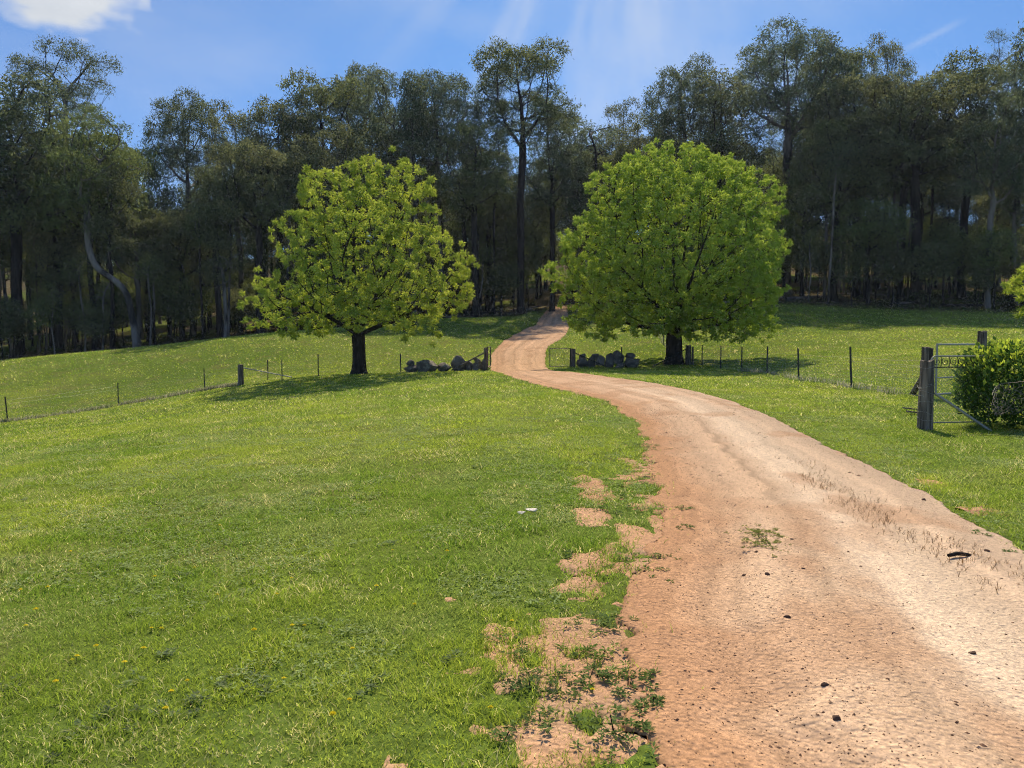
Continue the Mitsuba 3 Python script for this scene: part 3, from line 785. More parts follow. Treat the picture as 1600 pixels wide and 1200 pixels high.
al = rng.normal(0, .5, (n, 3)) + [0, 0, .9]
(v, f), vc = cards(c, al, np.cross(norm(al), rng.normal(0, 1, (n, 3))), rng.uniform(.15, .5, n), rng.uniform(.05, .14, n), np.array([[.12, .105, .05]]) * rng.uniform(.5, 1.5, (n, 1)) * np.where(rng.random((n, 1)) < .4, [[.65, 1.0, .5]], 1.0))
k = numbered('forest_ground_cover'); scene[k] = mikit.ply((v, f), 'gum_leaf_mat', False, color=vc); labels[k] = {'label': 'dry grass and bracken covering the forest floor', 'kind': 'stuff'}

# ------------------------------------------------------------------ grass
def blades(x, y, h, w, col, rng, lean=.6, bent=True, z=None):
    n = len(x)
    z = H(x, y) - .004 if z is None else z
    a, b = rng.uniform(0, 2 * np.pi, n), rng.uniform(0, 2 * np.pi, n)
    base = np.c_[x, y, z]
    sd = np.c_[np.cos(b), np.sin(b), 0 * b] * (w / 2)[:, None]
    ln = (h * lean * rng.uniform(.3, 1.6, n))[:, None] * np.c_[np.cos(a), np.sin(a), 0 * a]
    up = np.array([0, 0, 1.0]) * h[:, None]
    if bent:
        v = np.stack([base - sd, base + sd, base + sd * .75 + ln * .3 + up * .6, base - sd * .75 + ln * .3 + up * .6, base + ln + up], 1).reshape(-1, 3)
        q = np.arange(n)[:, None] * 5
        f = np.concatenate([q + [0, 1, 2], q + [0, 2, 3], q + [3, 2, 4]], 1).reshape(-1, 3)
        return (v, f), np.repeat(col, 5, 0)
    v = np.stack([base - sd, base + sd, base + ln + up], 1).reshape(-1, 3)
    q = np.arange(n)[:, None] * 3
    return (v, (q + [0, 1, 2]).reshape(-1, 3)), np.repeat(col, 3, 0)


def grass_tone(x, y, rng):
    n = len(x)
    p = np.c_[x, y, 0 * x]
    a, b, c = meshkit.fbm(p * [.33, .28, 1], 3, 51), meshkit.fbm(p * [1.4, 1.1, 1], 3, 52), meshkit.fbm(p * [.9, .35, 1] + 40, 3, 53)
    s = lambda e0, e1, q: np.clip((q - e0) / (e1 - e0), 0, 1)[:, None]
    col = np.array([.135, .205, .030]) * (1 - s(.35, .65, a)) + np.array([.21, .265, .042]) * s(.35, .65, a)
    col = col * (1 - .5 * s(.5, .75, b)) + .5 * s(.5, .75, b) * np.array([.22, .26, .10])
    col = col * (1 - .55 * s(.56, .72, c)) + .55 * s(.56, .72, c) * np.array([.27, .32, .04])
    col = col * rng.uniform(.65, 1.35, (n, 1))
    straw = rng.random(n) < .05 + .28 * s(.52, .75, meshkit.fbm(p * [2.2, 1.5, 1] + 7, 3, 54))[:, 0]
    col[straw] = np.array([.50, .46, .24]) * rng.uniform(.6, 1.2, (straw.sum(), 1))
    return col


def scatter(y0, y1, dens, rng, margin=1.5):
    A = []
    for a in np.arange(y0, y1, 1.0):
        b = min(a + 1.0, y1)
        half = .70 * b + margin
        n = int(2 * half * (b - a) * dens)
        A.append(np.c_[rng.uniform(-half, half, n), rng.uniform(a, b, n)])
    A = np.vstack(A)
    return A[:, 0], A[:, 1]


def off_road(x, y, rng):
    edge = np.minimum(x - Lrag(y), Rrag(y) - x)
    keep = edge < rng.normal(-.04, .11, len(x))
    near = keep & (edge > -4) & (y < 20)
    idx = np.nonzero(near)[0]
    d = bare_field(x[idx], y[idx])
    keep[idx] = (d < rng.normal(.26, .34, len(idx))) | (rng.random(len(idx)) < .06)
    return keep


rng = np.random.default_rng(123)
def lawn(y0, y1, dens, h, w, bent, rng):
    x, y = scatter(y0, y1, dens, rng)
    clump = .6 * meshkit.fbm(np.c_[x * 5, y * 5, 0 * x], 2, 71) + .4 * meshkit.fbm(np.c_[x * 1.1, y * 1.1, 0 * x], 2, 72)
    ok = off_road(x, y, rng) & (rng.random(len(x)) < .55 + .8 * clump) & (y < edge_y(x) + 2)
    x, y, cl = x[ok], y[ok], clump[ok]
    n = len(x)
    return blades(x, y, h * rng.uniform(.5, 1.35, n) * np.clip(3.0 * cl - .6, .6, 1.6), w * rng.uniform(.7, 1.3, n), grass_tone(x, y, rng) * [[1.85, 1.86, 1.65]], rng, 1.05, bent)
sets = [lawn(1.9, 4.5, 7200, .034, .0042, True, rng), lawn(4.5, 8, 3700, .038, .0060, True, rng), lawn(8, 14, 1900, .042, .0090, False, rng), lawn(14, 24, 560, .055, .016, False, rng), lawn(24, 50, 150, .065, .030, False, rng), lawn(50, 98, 36, .09, .06, False, rng)]
vs, vcs = join([s_[0] for s_ in sets]), np.vstack([s_[1] for s_ in sets])
k = numbered('lawn_grass'); scene[k] = mikit.ply(vs, 'blade_mat', False, color=vcs); labels[k] = {'label': 'short green grass growing over the lawn and paddock', 'kind': 'stuff'}

# broad-leaved weeds in the lawn and along the verge
x, y = scatter(2.0, 16, 210, rng)
p = np.c_[x, y, 0 * x]
ok = off_road(x, y, rng) & (meshkit.fbm(p * 1.1, 3, 81) > .50)
x, y = x[ok], y[ok]
m = 5
ci = np.repeat(np.arange(len(x)), m)
n = len(ci)
c = np.c_[x[ci] + rng.normal(0, .02, n), y[ci] + rng.normal(0, .02, n), H(x, y)[ci] + .02]
a = rng.uniform(0, 6.283, n)
al = np.c_[np.cos(a), np.sin(a), rng.uniform(-.1, .5, n)]
(v, f), vc = cards(c, al, np.c_[-np.sin(a), np.cos(a), 0 * a], rng.uniform(.016, .034, n), rng.uniform(.009, .016, n), np.array([[.33, .42, .17]]) * rng.uniform(.6, 1.5, (n, 1)))
k = numbered('lawn_weeds'); scene[k] = mikit.ply((v, f), 'blade_mat', False, color=vc); labels[k] = {'label': 'flat broad-leaved weeds mixed into the lawn', 'kind': 'stuff'}


def flat_spot(px, row):
    d = F * EYE / (row - HROW)
    for _ in range(8):
        x = (px - 800) / F * d
        d = F * (EYE - Hs(x, d)) / (row - HROW)
    x = (px - 800) / F * d
    return np.array([x, d, Hs(x, d)])


def weed_clump(px, row, r, lab, group=None, name='weed_clump', n=150, tall=.06, col=(.055, .085, .030), cat='weed', lift=0.0):
    b = flat_spot(px, row)
    hub = max(4, int(n / 9)); per = 14
    q = rng.normal(0, r * .40, (hub, 2)) * [1, 1.3]
    hi = np.repeat(np.arange(hub), per); n = len(hi)
    a = rng.uniform(0, 6.283, n)
    c = np.c_[b[0] + q[hi, 0] + .006 * np.cos(a), b[1] + q[hi, 1] + .006 * np.sin(a), 0 * a]
    hz = .016 + lift + tall * .45 * rng.random(hub) * np.exp(-(q ** 2).sum(1) / (r * .6) ** 2)
    c[:, 2] = H(c[:, 0], c[:, 1]) + hz[hi]
    al = np.c_[np.cos(a), np.sin(a), rng.uniform(-.2, .55, n)]
    tone = rng.uniform(.7, 1.3, (hub, 1))[hi] * rng.uniform(.7, 1.35, (n, 1))
    (v, f), vc = cards(c, al, np.c_[-np.sin(a), np.cos(a), rng.normal(0, .25, n)], rng.uniform(.016, .036, n), rng.uniform(.006, .011, n), np.array([col]) * [[2.9, 2.8, 2.5]] * tone)
    k = thing(name, lab, cat, group)
    part(k, 'foliage', (v, f), 'blade_mat', color=vc, kind='stuff')
    s = [tubes(np.array([[b[0], b[1], b[2] - .02], [b[0] + rng.normal(0, .02), b[1], b[2] + tall * .7]]), np.array([-1, 0]), np.array([.004, .002]), 4)]
    part(k, 'stem', join(s), 'dark_bark_mat')
weed_clump(965, 1160, .20, 'dark leafy weed clump alone on bare earth at the bottom of the verge', n=260, tall=.10)
weed_clump(935, 985, .22, 'grey-green weed clump above the large bare patch on the verge', n=220)
weed_clump(940, 1040, .24, 'grassy weed clump in the middle of the bare verge', n=240, col=(.06, .10, .025))
weed_clump(920, 1075, .20, 'weed clump just left of the road edge beside the lower bare patch', n=200)
weed_clump(985, 1085, .20, 'sprawling weed clump nearest the wheel track at lower left of the road', n=200)
weed_clump(830, 1090, .18, 'dark weed clump at the lawn edge shading bare earth', n=200, col=(.04, .065, .025))
weed_clump(940, 718, .35, 'grey-green weed clump where the verge begins beyond the bare strip', n=260, tall=.08, col=(.075, .10, .05))
weed_clump(1000, 700, .35, 'bushy weed clump on the left road edge before the bend', n=260, tall=.10)
weed_clump(1195, 846, .26, 'flat grass tuft growing in the middle of the dirt road', n=420, tall=.05, lift=.022, name='grass_tuft', cat='grass tuft', col=(.08, .095, .03))
weed_clump(1205, 864, .20, 'smaller flat grass tuft just below the other one on the road', n=260, tall=.05, lift=.022, name='grass_tuft', cat='grass tuft', col=(.08, .095, .03))
weed_clump(1545, 845, .22, 'green weed clump at the right edge of the road', n=200)
weed_clump(1595, 875, .2, 'weed clump on the right road edge at the border of the photo', n=180)
for i in range(26):
    row = rng.uniform(640, 1190); bx = flat_spot(0, row)[1]
    xx = float(Lrag(bx)) + rng.normal(-.28, .25); px = 800 + xx / bx * F
    weed_clump(px, row, rng.uniform(.07, .17), 'small leafy weed clump on the grassy edge of the dirt road', 'small verge weeds', n=70, tall=.05)
for i in range(24):
    row = rng.uniform(720, 1190); px = rng.uniform(-20, 780)
    weed_clump(px, row, rng.uniform(.05, .13), 'small dark rosette weed lying flat in the lawn', 'lawn rosettes', name='rosette_weed', n=50, tall=.02, col=(.075, .10, .055))

# dandelions
def flower():
    a = np.linspace(0, 2 * np.pi, 25)[:-1]
    out = []
    for r, z in ((.016, .0), (.011, .004), (.006, .007)):
        ring = np.c_[r * np.cos(a), r * np.sin(a), z + .003 * (np.arange(24) % 2)]
        v = np.vstack([[[0, 0, z - .003]], ring])
        f = np.array([[0, 1 + i, 1 + (i + 1) % 24] for i in range(24)])
        out.append((v, f))
    return join(out)
scene['petal_mat'] = soft(rgb((.70, .62, .03)), .7)
scene['stem_mat'] = soft(rgb((.10, .14, .04)), .7)
fl = flower()
scene['flower_group'] = {'type': 'shapegroup', 'head': mikit.ply((fl[0] + [0, 0, .036], fl[1]), 'petal_mat'), 'stem': mikit.ply(tubes(np.array([[0, 0, -.01], [.002, 0, .035]]), np.array([-1, 0]), np.array([.0018, .0015]), 5), 'stem_mat')}
FL = [(28, 998), (48, 964), (95, 1048), (107, 1042), (178, 1056), (207, 1036), (224, 996), (241, 997), (279, 1083), (246, 1131), (253, 1101), (72, 1084), (432, 1083), (450, 996), (476, 989), (514, 1140), (540, 1114), (452, 914), (575, 800), (610, 871), (545, 1030), (640, 800), (340, 830), (150, 800),
      (100, 870), (60, 930), (300, 900), (235, 910), (15, 933), (420, 940), (700, 870), (805, 985), (930, 1100), (765, 1130), (650, 960), (590, 930), (1400, 720), (1440, 700), (1380, 688), (1300, 655), (330, 944), (388, 1000), (135, 1025)]
for px, row in FL:
    b = flat_spot(px + rng.normal(0, 3), row + rng.normal(0, 2))
    k = thing('dandelion', 'small yellow dandelion flower in the lawn', 'flower', 'dandelions in the grass')
    s_ = rng.uniform(.6, .9)
    scene[k] = {'type': 'instance', 'g': {'type': 'ref', 'id': 'flower_group'}, 'to_world': T().translate(b.tolist()).rotate([1, 0, 0], rng.normal(0, 10)).rotate([0, 0, 1], rng.uniform(0, 360)).scale(s_)}

# dry stubble on the crown of the road, pebbles and clods
def on_road(px, row):
    b = flat_spot(px, row)
    t = (b[0] - Lrag(b[1])) / (Rrag(b[1]) - Lrag(b[1]))
    b[2] = float(road_z(np.array([np.clip(t, 0, 1)]), b[:1], b[1:2])[0])
    return b
st = np.linspace(0, 1, 1500) + rng.normal(0, .02, 1500)
xs = np.interp(st, [0, .5, 1], [3.35, 3.12, 3.02]) + rng.normal(0, .13, 1500); ys = np.interp(st, [0, .5, 1], [9.6, 7.0, 4.2]) + rng.normal(0, .1, 1500)
ok = meshkit.fbm(np.c_[xs * 3, ys * 1.5, 0 * xs], 2, 5) > .42
xs, ys = xs[ok], ys[ok]
zz = road_z((xs - Lrag(ys)) / (Rrag(ys) - Lrag(ys)), xs, ys)
n = len(xs)
m_, c_ = blades(xs, ys, rng.uniform(.015, .055, n), rng.uniform(.003, .006, n), np.array([[.23, .145, .075]]) * rng.uniform(.5, 1.3, (n, 1)), rng, .9, True, z=zz - .003)
k = numbered('dry_stubble'); scene[k] = mikit.ply(m_, 'blade_mat', False, color=c_); labels[k] = {'label': 'dry brown grass stubble between the wheel tracks', 'kind': 'stuff'}
n = 18000
ys = 2.2 + rng.random(n) ** 1.7 * 15; t = np.clip(rng.random(n), .02, .98)
vg = rng.random(n) < np.where(ys < 5.5, .10, 0)
t = np.where(rng.random(n) < .45, np.clip(.24 + rng.normal(0, .10, n), .02, .98), t)
xs = Lrag(ys) + t * (Rrag(ys) - Lrag(ys))
sz = np.exp(rng.normal(-5.55, .45, n)) * np.where(ys > 8, 1.3, 1)
oct_v = np.array([[1, 0, 0], [0, 1, 0], [-1, 0, 0], [0, -1, 0], [0, 0, .8], [0, 0, -.5], [.65, .65, .4], [-.65, -.6, .35]], float)
oct_f = trimesh.convex.convex_hull(oct_v).faces if False else np.array([[0, 1, 4], [1, 2, 4], [2, 3, 4], [3, 0, 4], [1, 0, 5], [2, 1, 5], [3, 2, 5], [0, 3, 5]])
o6 = oct_v[:6]
an = rng.uniform(0, 6.283, n)
Rz = np.stack([np.cos(an), -np.sin(an), np.sin(an), np.cos(an)], 1).reshape(n, 2, 2)
vv = o6[None] * rng.uniform(.6, 1.3, (n, 6, 1)) * (sz[:, None, None] * np.stack([np.ones(n), rng.uniform(.5, 1, n), rng.uniform(.4, .8, n)], 1)[:, None, :])
vv[..., :2] = np.einsum('nij,nkj->nki', Rz, vv[..., :2])
xs = np.where(vg, Lrag(ys) - rng.random(n) * .6, xs); vg &= bare_field(xs, ys) > .1
vv += np.c_[xs, ys, np.where(xs < Lrag(ys), np.where(vg, H(xs, ys) + .006, -50), road_z(t, xs, ys))][:, None]
pc = np.where(rng.random((n, 1)) < .7, [[.16, .095, .06]], [[.42, .27, .16]]) * rng.uniform(.5, 1.3, (n, 1))
k = numbered('road_pebbles'); scene[k] = mikit.ply((vv.reshape(-1, 3), (np.arange(n)[:, None, None] * 6 + oct_f[None]).reshape(-1, 3)), 'tint_mat', False, color=np.repeat(np.clip(pc, 0, 1), 6, 0)); labels[k] = {'label': 'small pebbles and grit scattered over the dirt road', 'kind': 'stuff'}


def rock(seed, sx, sy, sz, sub=2, cut=26, rough=.05):
    r_ = np.random.default_rng(seed)
    p = norm(r_.normal(size=(cut, 3))) * r_.uniform(.82, 1.08, (cut, 1))
    m = trimesh.convex.convex_hull(p)
    for _ in range(sub): m = m.subdivide()
    v = np.array(m.vertices)
    v = .9 * v + .1 * norm(v)
    v = v * (1 + rough * 2 * (meshkit.fbm(v * 2.2 + seed, 3, seed) - .5))[:, None] * [sx, sy, sz]
    return v, np.array(m.faces)


scene['clod_mat'] = soft(rgb((.085, .055, .04)), .95)
scene['pale_stone_mat'] = soft(rgb((.60, .57, .50)), .8)
for px, row, s_, road, lab in [(910, 768, .05, 0, 'dark clod of dirt lying in the grass left of the road'), (1450, 789, .045, 1, 'dark clod on the right side of the road near the grass'), (1553, 877, .038, 1, 'dark clod on the road right of the stick'),
                               (1243, 857, .022, 1, 'small dark clod beside the grass tuft on the road'), (1205, 912, .03, 1, 'dark clod below the grass tufts on the road'), (1168, 907, .026, 1, 'dark clod on the orange side of the road'),
                               (1262, 905, .022, 1, 'small clod on the road right of the clod pair'), (1238, 984, .03, 1, 'clod at the middle of the road before the camera'), (1300, 1096, .03, 1, 'larger clod low in the photo on the road'), (1320, 1152, .03, 1, 'clod nearest the camera on the road'), (1534, 1036, .03, 1, 'clod on the pale right wheel track')]:
    b = on_road(px, row) if road else flat_spot(px, row)
    s_ *= .68; v, f = rock(int(px), s_, s_ * .8, s_ * .55, 1, 16)
    solo('clod', (v + b + [0, 0, s_ * .12], f), 'clod_mat', lab, 'clod', smooth=40)
for px, row, s_, lab in [(816, 810, .045, 'left of two pale stones lying in the lawn'), (831, 806, .06, 'right and larger of two pale stones lying in the lawn')]:
    b = flat_spot(px, row); v, f = rock(px, s_, s_ * .7, s_ * .35, 1, 18)
    solo('pale_stone', (v + b + [0, 0, .035], f), 'pale_stone_mat', lab, 'stone', smooth=40)
b = on_road(1510, 882)
P = b + np.array([[-.085, -.01, .015], [-.02, .01, .022], [.04, 0, .02], [.085, .02, .012]])
solo('stick', tubes(P, np.array([-1, 0, 1, 2]), np.array([.012, .014, .012, .006]), 7), 'dark_bark_mat', 'short dark stick lying across the right side of the road', 'stick', smooth=True)

# ------------------------------------------------------------------ boulders
BO = [(642, 583, 22, 13, 44.3, 0, 'lower of the two stacked boulders at the left end of the left row'), (643, 571, 14, 10, 44.4, .36, 'boulder stacked on top at the left end of the left row'), (666, 583, 31, 18, 44.1, 0, 'wide sloping boulder second from left in the left row'),
      (694, 581, 21, 14, 44.3, 0, 'smallish rounded boulder standing alone in the middle of the left row'), (716, 580, 22, 23, 44.4, 0, 'tall pointed boulder right of the gap in the left row'), (732, 578, 15, 15, 44.6, 0, 'dark boulder under the diagonal brace pole'),
      (745, 579, 15, 13, 44.5, 0, 'boulder under the top stone near the left gate post'), (745, 567, 12, 9, 44.6, .42, 'stone perched on top near the left gate post'), (755, 578, 12, 17, 44.8, 0, 'boulder touching the left gate post'),
      (910, 574, 19, 14, 46.9, 0, 'boulder beside the right gate post'), (911, 562, 11, 9, 46.9, .42, 'small round stone on top beside the right gate post'), (923, 574, 13, 19, 46.8, 0, 'narrow upright boulder second from the right gate post'), (931, 561, 12, 9, 46.8, .48, 'small flat stone bridging two boulders of the right row'),
      (937, 574, 18, 17, 46.6, 0, 'broad boulder left of the gap in the right row'), (953, 573, 15, 20, 46.6, 0, 'square-sided boulder right of the gap in the right row'), (966, 567, 17, 22, 46.7, .22, 'tallest rounded boulder of the right row'), (968, 573, 18, 9, 46.2, 0, 'low boulder under the tallest one of the right row'),
      (984, 560, 16, 9, 46.7, .5, 'flat stone lying on the last boulder of the right row'), (989, 573, 25, 16, 46.6, 0, 'large block at the right end of the right row')]
for i, (px, row, w, h, d, lift, lab) in enumerate(BO):
    b = spot(px, d); m_ = d / F
    v, f = rock(300 + i, w * m_ * .62, w * m_ * .55, h * m_ * .70, 2, 15, .06)
    solo('boulder', (v + b + [0, 0, lift + h * m_ * .44], f), 'stone_mat', lab, 'boulder', smooth=24)

# ------------------------------------------------------------------ fences and gates
def picket(b, h, lean=(0, 0)):
    out = []
    top = np.array([lean[0], lean[1], h])
    for a in (0.4, 0.4 + 2.094, 0.4 + 4.189):
        e, s = np.array([math.cos(a), math.sin(a), 0]) * .034, np.array([-math.sin(a), math.cos(a), 0]) * .004
        q = np.array([-s, s, e + s, e - s])
        v = np.vstack([q + [0, 0, -.2], q + top]) + b
        f = np.array([[0, 1, 5], [0, 5, 4], [1, 2, 6], [1, 6, 5], [2, 3, 7], [2, 7, 6], [3, 0, 4], [3, 4, 7], [4, 5, 6], [4, 6, 7]])
        out.append((v, f))
    return join(out)


def log_post(b, h, r, seed, sides=28, lean=(0, 0), rough=1.0):
    rg = np.random.default_rng(seed)
    n = 22
    z = np.r_[np.linspace(-.25, h, n)]
    a = np.arange(sides) * 2 * np.pi / sides
    A, Z = np.meshgrid(a, z)
    q = np.stack([np.cos(A) * 2.2, np.sin(A) * 2.2, Z * .9 + seed], -1)
    groove = meshkit.fbm(np.stack([A * 4.5, Z * .7, 0 * Z + seed], -1), 3, seed)
    rr = r * (1.06 - .10 * np.clip(Z / h, 0, 1) + rough * (.30 * (groove - .5) + .12 * (meshkit.fbm(q, 2, seed) - .5)))
    top = .04 * rough * (meshkit.fbm(np.stack([np.cos(a) * 2, np.sin(a) * 2, 0 * a + seed], -1), 2, 3) - .5) * 2
    Z = Z.copy(); Z[-1] += top
    v = np.stack([rr * np.cos(A) + lean[0] * Z / h, rr * np.sin(A) + lean[1] * Z / h, Z], -1).reshape(-1, 3)
    i, j = np.meshgrid(np.arange(n - 1), np.arange(sides), indexing='ij')
    p = (i * sides + j).ravel(); p2 = (i * sides + (j + 1) % sides).ravel()
    f = np.vstack([np.stack([p, p2, p2 + sides], 1), np.stack([p, p2 + sides, p + sides], 1)])
    c = len(v); v = np.vstack([v, [[lean[0], lean[1], h - .012]]])
    f = np.vstack([f, [[(n - 1) * sides + k_, (n - 1) * sides + (k_ + 1) % sides, c] for k_ in range(sides)]])
    return v + b, f


def poly_tube(pts, r, sides=4):
    pts = np.asarray(pts, float)
    return tubes(pts, np.arange(len(pts)) - 1, np.broadcast_to(r, len(pts)).astype(float), sides)


def wires(root, pts, heights, netting=None, wob=.02, rad=.0022, seed=1):
    """line wires strung from post to post, and woven netting below the top one"""
    rg = np.random.default_rng(seed)
    P = np.array([p[:2] for p in pts], float)
    s = np.r_[0, np.cumsum(np.linalg.norm(np.diff(P, axis=0), axis=1))]
    u = np.arange(0, s[-1], .5)
    X, Y = np.interp(u, s, P[:, 0]), np.interp(u, s, P[:, 1])
    Z = np.interp(u, s, [p[2] for p in pts])
    gz = H(X, Y)
    ph = np.min(np.abs(u[:, None] - s[None]), 1)
    for hh in heights:
        part(root, 'wire', poly_tube(np.c_[X, Y, np.maximum(Z + hh, gz + .05) - .012 * np.clip(ph, 0, 2)], rad), 'wire_mat')
    if netting:
        top, step, rows = netting
        out = []
        for hh in np.linspace(.06, top, rows):
            out.append(poly_tube(np.c_[X, Y, Z + hh + rg.normal(0, .008, len(X))], rad * .8, 3))
        for q in np.arange(0.1, s[-1], step):
            x, y, z = np.interp(q, s, P[:, 0]), np.interp(q, s, P[:, 1]), np.interp(q, s, [p[2] for p in pts])
            hs = np.linspace(.04, top, 6)
            wv = rg.normal(0, wob, 6)
            d = (P[-1] - P[0]) / np.linalg.norm(P[-1] - P[0])
            out.append(poly_tube(np.c_[x + wv * d[0], y + wv * d[1], z + hs], rad * .8, 3))
        part(root, 'netting', join(out), 'wire_mat', kind='stuff')


# left fence
fk = thing('wire_fence', 'wire fence with thin dark steel posts crossing the lawn under the left ash', 'fence')
line = [spot(-140, 35), spot(9, 37.6), spot(183, 43), spot(319, 43.5), spot(376, 43.3), spot(418, 45), spot(440, 43.6), spot(497, 43.8), spot(560, 45.2), spot(626, 45.2), spot(760, 44.6)]
for i, (b, h) in enumerate(zip(line, [1.28, 1.25, 1.25, 1.25, 0, 1.18, 1.15, 1.27, 0, 1.12, 0])):
    if h: part(fk, 'post', picket(b, h, (rng.normal(0, .03), rng.normal(0, .03))), 'dark_steel_mat')
part(fk, 'strainer_post', log_post(line[4], 1.17, .15, 3), 'old_wood_mat', 50, label='thick grey wooden strainer post')
a_, c_ = line[4] + [.1, 0, 1.0], spot(456, 43.5) + [0, 0, .1]
part(fk, 'brace', poly_tube([a_, c_], .03, 8), 'pipe_mat', True)
wires(fk, line, [1.08, .9], (.82, .32, 5), seed=4)
# right fence
fr = thing('wire_fence', 'wire netting fence with dark steel posts running from the right ash to the garden gate', 'fence')
RL = [spot(1075, 47.6), spot(1097, 46.5), spot(1126, 41), spot(1159, 37.5), spot(1199, 35), spot(1249, 29.6), spot(1332, 24.4), spot(1448, 20.2)]
for b, h, ln in zip(RL[1:-1], [1.24, 1.24, 1.20, 1.23, 1.23, 1.31], [(0, 0), (.01, 0), (0, 0), (0, 0), (-.06, 0), (-.07, .02)]):
    part(fr, 'post', picket(b, h, ln), 'dark_steel_mat')
part(fr, 'strainer_post', log_post(RL[0], 1.18, .17, 5), 'old_wood_mat', 50, label='dark wooden post beside the ash trunk')
part(fr, 'strainer_post', log_post(spot(1082, 47.2), 1.1, .07, 6), 'old_wood_mat', 50)
part(fr, 'brace', poly_tube([RL[0] + [-.12, 0, .95], spot(1020, 46.4) + [0, 0, .06]], .035, 8), 'dark_steel_mat', True)
wires(fr, RL, [.98, .86], (.80, .15, 8), .022, seed=5)
# the fence that runs away behind the right ash
f3 = thing('wire_fence', 'short run of fence going away uphill behind the right ash trunk', 'fence')
FL3 = [spot(1075, 47.9), spot(1052, 53), spot(1036, 58), spot(1026, 64), spot(1018, 71)]
for b in FL3[1:]: part(f3, 'post', picket(b, 1.25, (rng.normal(0, .03), 0)), 'dark_steel_mat')
wires(f3, FL3, [1.1, .8], (.7, .4, 4), seed=6)
f4 = thing('wire_fence', 'wire fence along the forest edge left of the road bend', 'fence')
FL4 = [spot(690, 90), spot(717, 89.5), spot(753, 89), spot(782, 89), spot(822, 88)]
for b in FL4: part(f4, 'post', picket(b, 1.2, (rng.normal(0, .03), 0)), 'dark_steel_mat')
wires(f4, FL4, [1.05, .75, .4], None, seed=7)


def pipe_gate(root, a, c, zlo, zhi, r, mat='dark_steel_mat', mids=()):
    """a tubular frame between two uprights"""
    a, c = np.array(a), np.array(c)
    la, ha, lc, hc = a + [0, 0, zlo], a + [0, 0, zhi], c + [0, 0, zlo], c + [0, 0, zhi]
    part(root, 'top_rail', poly_tube([ha, hc], r, 10), mat, True)
    part(root, 'bottom_rail', poly_tube([la, lc], r, 10), mat, True)
    part(root, 'stile', poly_tube([la - [0, 0, r], ha + [0, 0, r]], r, 10), mat, True)
    part(root, 'stile', poly_tube([lc - [0, 0, r], hc + [0, 0, r]], r, 10), mat, True)
    for q in mids: part(root, 'rail', poly_tube([a * (1 - .0) + [0, 0, q], c + [0, 0, q]], r * .7, 8), mat, True)


gp = thing('gate_post', 'dark gate post at the right end of the left boulders', 'gate post')
b0 = spot(759, 44.2)
part(gp, 'post', log_post(b0, 1.34, .10, 8), 'old_wood_mat', 50)
part(gp, 'brace', poly_tube([b0 + [-.08, .05, 1.05], spot(705, 43.9) + [0, 0, .06]], .04, 8), 'old_wood_mat', True)
gt = thing('farm_gate', 'left leaf of the farm gate swung open beside the road', 'gate')
a_, c_ = spot(762, 44.3), spot(766.5, 47.0)
base_z = max(a_[2], c_[2])
a_[2] = base_z; c_[2] = base_z
pipe_gate(gt, a_, c_, .12, 1.28, .028, mids=(.5, .85))
gp = thing('gate_post', 'thick dark gate post at the left end of the right boulders', 'gate post')
b1 = spot(895, 46.8)
part(gp, 'post', log_post(b1, 1.10, .17, 9), 'old_wood_mat', 50)
part(gp, 'brace', poly_tube([b1 + [.12, 0, .85], spot(948, 46.0) + [0, 0, .08]], .03, 8), 'dark_steel_mat', True)
gt = thing('farm_gate', 'right leaf of the farm gate standing open over the road edge', 'gate')
a_, c_ = spot(859, 45.6), spot(891, 46.6)
base_z = min(a_[2], c_[2]); a_[2] = c_[2] = base_z
pipe_gate(gt, a_, c_, .08, 1.15, .022)
th = np.linspace(1.9, 4.6, 14)
q = np.array([c_ * (1 - .5 * 0) + (a_ - c_) / np.linalg.norm((a_ - c_)[:2]) * (.25 - .38 * math.cos(t_ + math.pi) * 0 + .30 * (1 - abs(t_ - 3.25) / 1.35) ** .5) + [0, 0, .62 + .5 * math.sin(t_)] for t_ in th])
part(gt, 'bow', poly_tube(q, .010, 6), 'dark_steel_mat', True)
net = [poly_tube([a_ + (c_ - a_) * q_ + [0, 0, .1], a_ + (c_ - a_) * q_ + [0, 0, 1.13]], .0025, 3) for q_ in np.linspace(.05, .95, 14)] + [poly_tube([a_ + [0, 0, z_], c_ + [0, 0, z_]], .0025, 3) for z_ in np.linspace(.2, 1.05, 8)]
part(gt, 'netting', join(net), 'wire_mat', kind='stuff')
solo('star_picket', picket(spot(974, 46.3), 1.3, (-.14, 0)), 'dark_steel_mat', 'leaning steel post standing among the right boulders', 'fence post')

# long grass along the fences
X, Y, Hh = [], [], []
for ln, n in ((line[:5], 7000), (RL[3:], 1300), (FL3, 500)):
    P = np.array(ln); q = rng.random(n) * (len(P) - 1); i = q.astype(int); fr_ = (q - i)[:, None]
    p = P[i] * (1 - fr_) + P[np.minimum(i + 1, len(P) - 1)] * fr_
    X += list(p[:, 0] + rng.normal(0, .10, n)); Y += list(p[:, 1] + rng.normal(0, .10, n))
X, Y = np.array(X), np.array(Y)
ok = meshkit.fbm(np.c_[X * .7, Y * .7, 0 * X], 2, 33) > .42
X, Y = X[ok], Y[ok]; n = len(X)
m_, c_ = blades(X, Y, rng.uniform(.08, .28, n), rng.uniform(.012, .022, n), np.where(rng.random((n, 1)) < .5, [[.55, .53, .40]], [[.20, .25, .09]]) * rng.uniform(.6, 1.2, (n, 1)), rng, .5, True)
k = numbered('fence_line_grass'); scene[k] = mikit.ply(m_, 'blade_mat', False, color=c_); labels[k] = {'label': 'longer pale grass left uncut along the fences', 'kind': 'stuff'}

